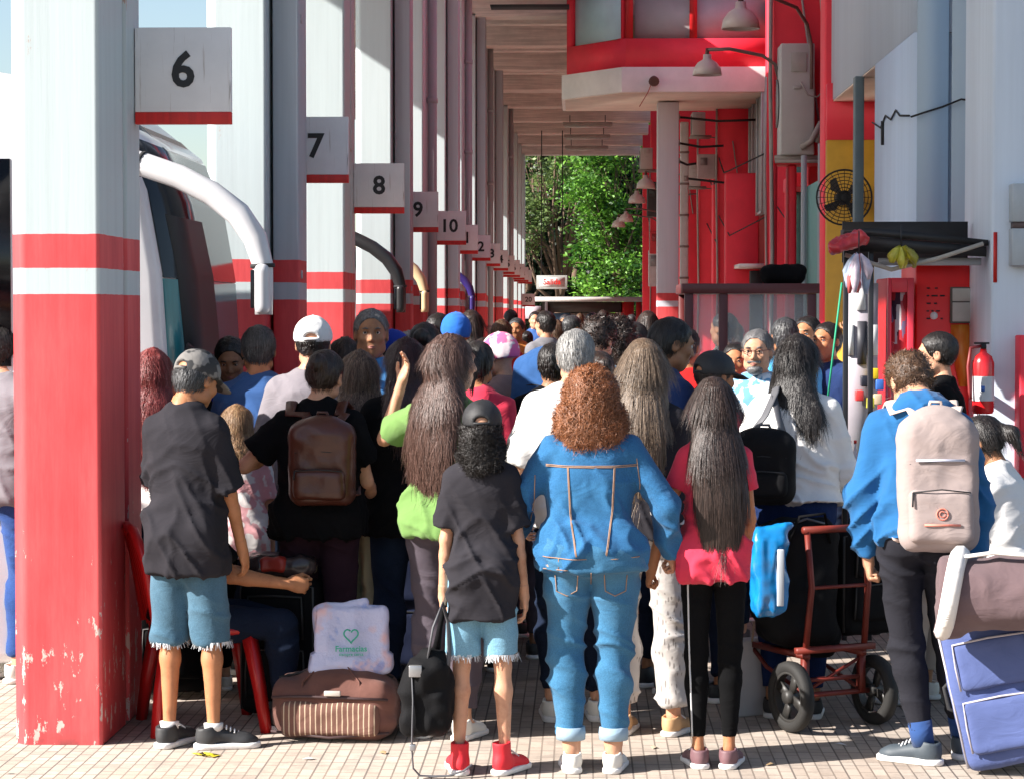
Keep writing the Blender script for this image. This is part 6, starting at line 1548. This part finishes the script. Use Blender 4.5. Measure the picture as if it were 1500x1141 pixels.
# second row ------------------------------------------------
p6 = person('woman in lime green top with long wavy brown hair and a raised hand', 655, 487, 9.75, -24, 'f', w=.96, hips=1.0, skin='light', head=(2, -38, 0), res=.010,
    aL=A((-.62, .35, -.30), (.30, .10, 1), (0, .3, 1), 'relax'), aR=A((.18, .3, -1), (-.1, .9, -.3)), shirt=dict(mat=GN, hem=.86, sleeve=.34, off=.022, wr=1.1), legs=dict(mat=GRY, off=.014, flare=.008, wr=1.3),
    shoes=dict(mat=SWH), hair=dict(kind='wavy', mat=HWV, len=.36, w=1.12, nb=1.5, cx=-.02, follow=.35))
p7 = person('woman with dark hair in a bun, black t-shirt and brown leather backpack', 468, 508, 10.25, -4, 'f', w=1.08, hips=1.05, skin='light', head=(10, -14, 6), res=.011,
    aL=A((-.80, .05, -.80), (.55, .80, .25)), aR=A((.2, .25, -1), (.0, .9, -.4)), shirt=dict(mat=BK, hem=.84, sleeve=.34, off=.022, wr=1.2), legs=dict(mat=cloth('trousers_plum', (.030, .014, .022)), off=.010, len=1), shoes=dict(mat=SBK), hair=dict(kind='bun', mat=HDB))
LTH = mat('leather_brown', (.07, .020, .012), .35, var=.2, vs=6, bs=.3, bscale=60)
worn_backpack('leather_backpack', 'brown leather backpack on the woman with the bun', p7, LTH, LTH, W=.30, D=.13, Hh=.40, z0=1.00, x=.05, y=-.15)
p8 = person('woman with highlighted wavy hair, black top and cream trousers', 528, 511, 10.75, -6, 'f', w=1.0, skin='light', head=(4, 20, 0), res=.012,
    shirt=dict(mat=BK, hem=.86, sleeve=1.0, off=.016), legs=dict(mat=CRM, off=.018, flare=.02), shoes=dict(mat=SBK), aR=A((.25, .3, -1), (0, 1, -.2)), hair=dict(kind='wavy', mat=hairm('hair_highlight', (.06, .03, .02), (.52, .34, .22)), len=.22, w=1.05, tmax=1))
p9 = person('older grey haired man in light blue polo shirt facing the camera', 543, 450, 11.7, 178, 'm', w=1.1, skin='mid', head=(0, 8, 0), res=.012, eyes=True,
    shirt=dict(mat=LBL, hem=.86, sleeve=.44, off=.018, collar=.01, name='polo_shirt'), legs=dict(mat=JD, off=.012), shoes=dict(mat=SBK), hair=dict(kind='short', mat=HGR))
p10 = person('man in white cap and grey t-shirt behind the woman with the bun', 458, 463, 11.25, 0, 'm', w=1.05, skin='light', add=0, head=(4, 0, 0), res=.012,
    shirt=dict(mat=GTE, hem=.84, sleeve=.44, off=.02), legs=dict(mat=JD), shoes=dict(mat=SBK), hair=dict(kind='buzz', mat=HB, under_cap=1), cap=dict(mat=cloth('cap_white', (.76, .75, .74), .04)))
p11 = person('man with dark cropped hair in navy blue t-shirt, back turned', 380, 473, 11.45, -16, 'm', w=1.05, skin='tan', head=(10, 22, 0), res=.012,
    aL=A((-.3, .5, -1), (.1, 1, .2)), shirt=dict(mat=cloth('tee_navyblue', (.035, .09, .24), .12), hem=.84, sleeve=.44, off=.02, wr=1.3), legs=dict(mat=JD), shoes=dict(mat=SBK), hair=dict(kind='short', mat=HSP))
p12 = person('dark haired man looking down in royal blue shirt by the bus', 338, 487, 11.9, 186, 'm', w=1.0, skin='mid', head=(20, 0, 0), res=.013, eyes=True,
    aL=A((-.2, .5, -1), (.3, 1, .1)), shirt=dict(mat=cloth('royal', (.02, .04, .35), .15), hem=.84, sleeve=.44), legs=dict(mat=JD), shoes=dict(mat=SBK), hair=dict(kind='short', mat=HB))
p13 = person('woman with long red hair half hidden by the first pillar', 224, 508, 10.95, 0, 'f', w=.95, skin='tan', head=(3, 10, 0), res=.012, aR=A((.5, .2, -1), (.2, .9, .2)),
    shirt=dict(mat=WHC, hem=.86, sleeve=.0, off=.012, name='tank_top'), legs=dict(mat=JD), shoes=dict(mat=SBK), hair=dict(kind='wavy', mat=HRD, len=.36, w=1.0))
p14 = person('person with loose black hair in black clothes beside the coach', 262, 496, 11.75, 150, 'f', w=1.0, skin='dark', head=(5, 20, 0), res=.014,
    shirt=dict(mat=BK, hem=.84, sleeve=1), legs=dict(mat=JD), shoes=dict(mat=SBK), hair=dict(kind='wavy', mat=HB, len=.15, w=1.1))
p15 = person('small girl with tousled light brown hair in pink and white top', 350, 590, 10.98, 10, 'f', w=.95, skin='light', head=(10, 30, 0), res=.011,
    shirt=dict(mat=PNK, hem=.80, sleeve=.4, off=.014), legs=dict(mat=LG, off=.004), shoes=dict(mat=SWH), hair=dict(kind='wavy', mat=HLB, len=.02, w=1.0, tmax=1, bl=.6))
p16 = person('person seated on the red chair stretching a bare forearm forward', 268, 665, 9.95, -82, 'm', w=1.0, skin='tan', H=1.68, z0=-.42, head=(25, 0, 0), res=.011, lean=8,
    aL=A((-.15, .55, -1), (.0, 1, .06), (0, 0, 1), 'grip'), aR=A((.12, .80, -.9), (.0, 1, -.02), (0, 0, 1), 'grip'), lL=((-.12, .43, .90), (-.12, .42, .515), 0), lR=((.14, .43, .90), (.14, .44, .515), 0),
    shirt=dict(mat=BK, hem=.90, sleeve=.42), legs=dict(mat=JD, off=.012), shoes=dict(mat=SBK), hair=dict(kind='short', mat=HB))
p17 = person('person in long black jacket with dark maroon hair and navy jeans', 600, 492, 10.55, 8, 'f', w=1.12, skin='mid', head=(6, 12, -4), res=.011,
    aL=A((-.30, .25, -1), (.2, 1, .1)), aR=A((.15, .3, -1), (-.2, 1, .1)), shirt=dict(mat=BK, hem=.80, sleeve=1.0, off=.026, name='jacket'), legs=dict(mat=JD, off=.012, wr=1.3), shoes=dict(mat=SBK), hair=dict(kind='wavy', mat=HMR, len=.20, w=1.15))
p24 = person('man with silver hair and white t-shirt behind the auburn haired woman', 842, 478, 10.2, 4, 'm', w=1.08, skin='light', head=(12, -10, 0), res=.012,
    aL=A((-.28, .12, -1), (-.05, .35, -1)), shirt=dict(mat=WHC, hem=.84, sleeve=.44, off=.02), legs=dict(mat=JD), shoes=dict(mat=SWH), hair=dict(kind='short', mat=HSL))
p25 = person('woman with long straight ash brown hair in black t-shirt and printed wide trousers', 944, 493, 9.85, -12, 'f', w=.98, hips=1.0, skin='light', head=(3, 14, 0), res=.010,
    aR=A((.30, .12, -1), (-.1, .7, -.7)), aL=A((-.15, .3, -1), (0, 1, -.2)), shirt=dict(mat=CH, hem=.86, sleeve=.36, off=.014), legs=dict(mat=PAT, off=.014, flare=.018, len=1, wr=1.5), lL=((-.10, .02, .49), (-.085, -.02, .085), 0), lR=((.11, .02, .49), (.13, .0, .085), 15),
    shoes=dict(mat=STN), hair=dict(kind='long', mat=HST, len=.34, w=1.0, tmax=1, nb=1.5, cx=-.03))
p26 = person('tall man with thick black hair in profile wearing a dark navy shirt', 972, 460, 11.0, -62, 'm', w=1.05, skin='mid', head=(14, -12, 0), res=.012,
    shirt=dict(mat=NV, hem=.84, sleeve=.44), legs=dict(mat=JD), shoes=dict(mat=SBK), hair=dict(kind='short', mat=HB, bl=1.5), eyes=True)
p27 = person('man in black cap and maroon polo shirt behind the pink top girl', 1040, 513, 10.75, -48, 'm', w=1.1, skin='tan', head=(8, -10, 0), res=.012,
    shirt=dict(mat=MRN, hem=.84, sleeve=.44, off=.02, collar=.015, name='polo_shirt'), legs=dict(mat=JD), shoes=dict(mat=SBK), hair=dict(kind='buzz', mat=HDB, under_cap=1), cap=dict(mat=CAPK))
p28 = person('grey bearded man with glasses in open white and blue shirt facing the camera', 1110, 480, 12.35, 158, 'm', w=1.05, skin='light', head=(2, 6, 0), res=.011, eyes=True,
    shirt=dict(mat=cloth('shirt_paleblue', (.66, .72, .78), .06, kind='camo', col2=(.14, .32, .52)), hem=.84, sleeve=.46, off=.02, collar=.012, name='open_shirt'), legs=dict(mat=JD), shoes=dict(mat=SBK), hair=dict(kind='short', mat=HGR))
gl = MB()
for sx in (-1, 1): gl.tube([(sx * .031 + .021 * math.cos(a), .100 - abs(math.cos(a)) * .004, .006 + .015 * math.sin(a)) for a in np.linspace(0, 2 * math.pi, 17)], .0022, 5); gl.tube([(sx * .052, .094, .012), (sx * .080, .04, .014), (sx * .086, -.01, .006)], .0022, 5)
gl.tube([(-.010, .101, .010), (0, .104, .013), (.010, .101, .010)], .0022, 5); gl.xf(p28.Mh); p28.XFb(gl); gl.build('glasses', mat('glasses_dark', (.10, .04, .03), .3), p28.root, smooth=True)
bd_ = Grid((-.08, .0, -.14), (.08, .13, -.02), .006); bd_.ell((0, .058, -.092), (.044, .042, .030), .02); bd_.cone((-.03, .082, -.050), (.03, .082, -.050), .010, .010, .01); bd_.ell((0, .10, -.064), (.022, .02, .008), .004, sub=True)
V, F = bd_.mesh(1); bm2 = MB().add(V, F); bm2.xf(p28.Mh); p28.XFb(bm2); bm2.build('beard', HGR, p28.root, smooth=True)
p29 = person('woman in loose white blouse with long dark hair and a black shoulder bag', 1164, 486, 10.3, -8, 'f', w=.98, hips=1.12, skin='mid', head=(6, -26, 0), lean=6, res=.010,
    aL=A((-.35, .4, -1), (.1, .9, -.3)), aR=A((.3, .3, -1), (.0, .9, -.3)), shirt=dict(mat=WHC, hem=.95, sleeve=1.0, off=.032, wr=1.6, flare=.02, name='blouse'), legs=dict(mat=cloth('jeans_navy', (.012, .025, .085), .2, kind='denim', col2=(.03, .05, .12)), off=.010, wr=1.4, name='jeans'), shoes=dict(mat=SBK), hair=dict(kind='wavy', mat=HB, len=.16, w=1.05, cx=.04))
sb = worn_backpack('shoulder_bag', 'bulging black shoulder bag hanging on the white blouse', p29, BLKG, STG, W=.27, D=.17, Hh=.33, z0=.94, x=-.12, y=-.19, straps=False)
q = MB().tube([(-.20, -.22, 1.22), (-.12, -.20, 1.33), (-.085, -.13, 1.425), (-.08, -.04, 1.475), (-.08, .07, 1.44)], .026, 8, flat=.25, up=(0, -.3, 1)).tube([(-.02, -.22, 1.2), (-.06, -.21, 1.32), (-.085, -.135, 1.42)], .018, 8, flat=.25, up=(0, -.3, 1)); p29.up(q); q.build('shoulder_strap', STG, sb, smooth=True)
p34 = person('woman in black top with tied dark hair in profile by the red machine', 1379, 483, 12.2, 78, 'f', w=1.08, skin='light', head=(4, 0, 0), res=.012, eyes=True,
    shirt=dict(mat=BK, hem=.84, sleeve=.46), legs=dict(mat=JD), shoes=dict(mat=SBK), hair=dict(kind='buzz', mat=HB))
p35 = person('dark haired woman in white t-shirt seated on the green bench', 1484, 597, 10.45, 62, 'f', w=1.05, skin='mid', H=1.66, z0=-.30, head=(14, 0, 0), res=.010, eyes=True, lean=10, X=at(1484, 597, 10.45).x,
    aL=A((-.1, .4, -1), (.2, 1, -.1)), aR=A((.15, .4, -1), (-.2, 1, -.1)), lL=((-.10, .42, .88), (-.10, .45, .40), 0), lR=((.12, .42, .88), (.12, .46, .40), 0), shirt=dict(mat=WHC, hem=.86, sleeve=.40, off=.018), legs=dict(mat=cloth('trousers_khaki', (.40, .34, .30), .1), off=.014), shoes=dict(mat=SWH), hair=dict(kind='tail', mat=HB, len=.08))
p36 = person('person in blue jeans mostly hidden left of the first pillar', -26, 470, 11.2, -30, 'm', w=1.05, skin='light', X=-2.80, res=.014, aR=A((.35, .3, -.8), (.1, 1, .1)),
    shirt=dict(mat=GTE, hem=.84, sleeve=.4), legs=dict(mat=cloth('jeans_mid', (.03, .07, .22), kind='denim', col2=(.05, .1, .3))), shoes=dict(mat=SWH), hair=dict(kind='short', mat=HB))
# middle distance -------------------------------------------
p23 = person('curly haired man bending sideways in denim blue shirt with a big navy pack', 850, 447, 12.6, -40, 'm', w=1.1, skin='light', head=(24, 14, 0), lean=10, res=.014, add=.02,
    shirt=dict(mat=JN, hem=.84, sleeve=1), legs=dict(mat=JD), shoes=dict(mat=SBK), hair=dict(kind='curlytop', mat=HDB))
worn_backpack('navy_backpack', 'large navy blue hiking pack on the curly haired man', p23, cloth('pack_navy', (.03, .09, .24), .2), BLK, W=.36, D=.26, Hh=.56, z0=.92, x=-.02, y=-.14)
p22 = person('woman with pink and white headscarf and taupe jacket turned to the left', 738, 486, 12.7, 58, 'f', w=1.1, skin='light', head=(8, 0, 0), res=.013,
    shirt=dict(mat=TAU, hem=.84, sleeve=1, off=.02), legs=dict(mat=GRY), shoes=dict(mat=SBK), cap=dict(kind='beanie', name='headscarf', mat=cloth('scarf_pink', (.75, .62, .63), .06, kind='camo', col2=(.75, .14, .30))))
q = MB().tube([(.14, .10, 1.18), (.12, .12, 1.34), (.10, .02, 1.445), (.11, -.10, 1.40), (.13, -.15, 1.2), (.14, -.16, 1.05)], .022, 8, flat=.4); p22.up(q); q.build('scarf_tail', cloth('scarf_tail', (.74, .45, .50)), p22.root, smooth=True)
MID = [
 (668, 458, 14.6, 8, 'm', 'person in bright blue knitted cap among the distant heads', NV, None, dict(kind='beanie', name='knit_cap', mat=cloth('knit_blue', (.03, .16, .62), .15))),
 (573, 483, 13.2, -70, 'm', 'person in dark blue cap behind the grey haired man', LBL, dict(kind='buzz', mat=HB, under_cap=1), dict(mat=cloth('cap_blue', (.015, .04, .30), .1))),
 (597, 487, 13.6, 0, 'f', 'woman with short pale curly hair behind the blue cap', GRY, dict(kind='curlytop', mat=HSL), None),
 (700, 497, 11.6, -10, 'f', 'woman in hot pink top between the wavy hair and the headscarf', PK, dict(kind='tail', mat=HB, len=.1), None),
 (905, 462, 13.2, 0, 'f', 'woman with big dark curls behind the ash brown hair', MRN, dict(kind='curly', mat=HDB, w=.8), None),
 (878, 512, 12.0, 20, 'f', 'small woman in lime yellow top behind the silver haired man', cloth('top_lime', (.42, .45, .12)), dict(kind='bun', mat=HDB), None),
 (930, 470, 14.5, 10, 'm', 'dark haired man in grey shirt behind the big curls', GTE, dict(kind='short', mat=HB), None),
 (1004, 478, 13.8, -30, 'm', 'man in bright red shirt near the slim column', cloth('shirt_red', (.55, .015, .015)), dict(kind='short', mat=HB), None),
 (1150, 463, 14.6, 10, 'm', 'man in sky blue t-shirt leaning toward the booth', cloth('sky_tee', (.08, .38, .68)), dict(kind='short', mat=HSP), None),
 (1184, 461, 15.3, 150, 'm', 'dark clothed young man leaning beside the booth', BK, dict(kind='short', mat=HB), None),
 (1213, 470, 14.7, 140, 'm', 'young man in navy shirt with one arm behind his head', NV, dict(kind='short', mat=HB), None),
 (1062, 456, 17.6, 50, 'm', 'man in camouflage jacket inside the glass booth', CAMO, dict(kind='short', mat=HB), None),
 (622, 470, 12.4, -6, 'f', 'dark haired woman in black just beyond the maroon hair', BK, dict(kind='bun', mat=HB), None),
 (505, 492, 12.4, 20, 'f', 'woman in olive top behind the white cap', cloth('olive', (.10, .11, .05)), dict(kind='wavy', mat=HDB, len=.1), None),
 (1078, 500, 13.6, 170, 'm', 'man in plain blue shirt half hidden by the bearded man', LBL, dict(kind='short', mat=HB), None),
 (810, 500, 12.0, -8, 'm', 'short man in dark jacket below the navy pack', BK, dict(kind='short', mat=HB), None),
]
for x, top, Y, f, sx, lb, sm_, hr, cp in MID:
    kw = {}
    if 'behind his head' in lb: kw = dict(aL=A((-.7, .1, .75), (.75, -.35, .2)), aR=A((.3, .3, -1), (-.7, .7, .2)))
    if 'inside the glass' in lb: kw = dict(aL=A((-.2, .6, -.8), (.1, 1, .2)), aR=A((.2, .6, -.8), (-.1, 1, .2)))
    person(lb, x, top, Y, f, sx, w=1.04, skin='tan' if int(x) % 3 else 'mid', res=.016, shirt=dict(mat=sm_, hem=.85, sleeve=.45 if int(x) % 2 else 1), legs=dict(mat=JD if int(x) % 2 else GRY), shoes=dict(mat=SBK), hair=hr, cap=cp, eyes=f > 100, **kw)
# far crowd --------------------------------------------------
FARC = dict(white=(.72, .70, .68), black=(.012, .012, .014), blue=(.05, .12, .34), red=(.50, .03, .03), grey=(.2, .2, .22), orange=(.6, .22, .06), pink=(.65, .28, .32), denim=(.10, .2, .36), khaki=(.3, .24, .14), green=(.08, .2, .07))
ADJ = [('tall', 1.82), ('short', 1.60), ('slim', 1.72), ('broad', 1.75), ('small', 1.56), ('lanky', 1.80)]
FAR = [(690, 19, 'black', 0), (712, 17.5, 'white', 60), (735, 21, 'red', -10), (757, 24, 'orange', 170), (772, 28, 'denim', 0), (784, 33, 'blue', 180), (797, 36, 'white', 10), (806, 30, 'red', -40), (816, 26, 'blue', 0), (828, 34, 'grey', 170), (843, 40, 'pink', 0),
       (868, 30, 'orange', 180), (884, 38, 'grey', 0), (897, 26, 'khaki', 160), (912, 34, 'white', 10), (926, 42, 'black', 0), (655, 18.5, 'grey', 0), (748, 30, 'green', 30), (790, 46, 'black', 0), (812, 52, 'white', 180), (850, 56, 'red', 0), (875, 50, 'blue', 170), (765, 40, 'khaki', 0), (642, 16.2, 'black', -20),
       (950, 22, 'black', 10), (985, 24, 'denim', 0), (1075, 22, 'grey', 0), (838, 22, 'denim', -60), (722, 26, 'black', 0), (800, 22, 'grey', 40)]
usedl = set()
for i, (x, Y, c, f) in enumerate(FAR):
    adj, Hh = ADJ[i % 6]; s_ = R.uniform(-.02, .02); sexq = 'fm'[i % 2]
    hk = [dict(kind='long', mat=HDB, len=.2), dict(kind='short', mat=HB), dict(kind='bun', mat=HB), dict(kind='buzz', mat=HSP), dict(kind='wavy', mat=HCB, len=.12), dict(kind='curlytop', mat=HDB)][(i * 5) % 6]
    hn = dict(long='long hair', short='short dark hair', bun='hair in a bun', buzz='cropped hair', wavy='wavy brown hair', curlytop='curly hair')[hk['kind']]
    wh = 'walking away' if abs(f) < 100 else 'facing the camera'
    lb = f'{adj} person in {c} top with {hn} {wh} down the platform'
    if lb in usedl: lb = lb.replace('down the platform', 'near the far kiosk')
    usedl.add(lb)
    person(lb, x, 0, Y, f, sexq, w=1.0 + .04 * (i % 3), skin=['tan', 'mid', 'light'][i % 3], H=Hh + s_, res=.022, group='people far down the platform',
        shirt=dict(mat=cloth('far_' + c, FARC[c]), hem=.85, sleeve=.45 if i % 3 else 1), legs=dict(mat=[JD, GRY, JN][i % 3]), shoes=dict(mat=SBK), hair=hk,
        lL=((-.09, .10 * (i % 3 - 1), .49), (-.09, .14 * (i % 3 - 1), .085), 0), lR=((.09, -.06 * (i % 3 - 1), .49), (.09, -.14 * (i % 3 - 1), .085), 0), hands=(0, 0) if Y > 30 else (1, 1))
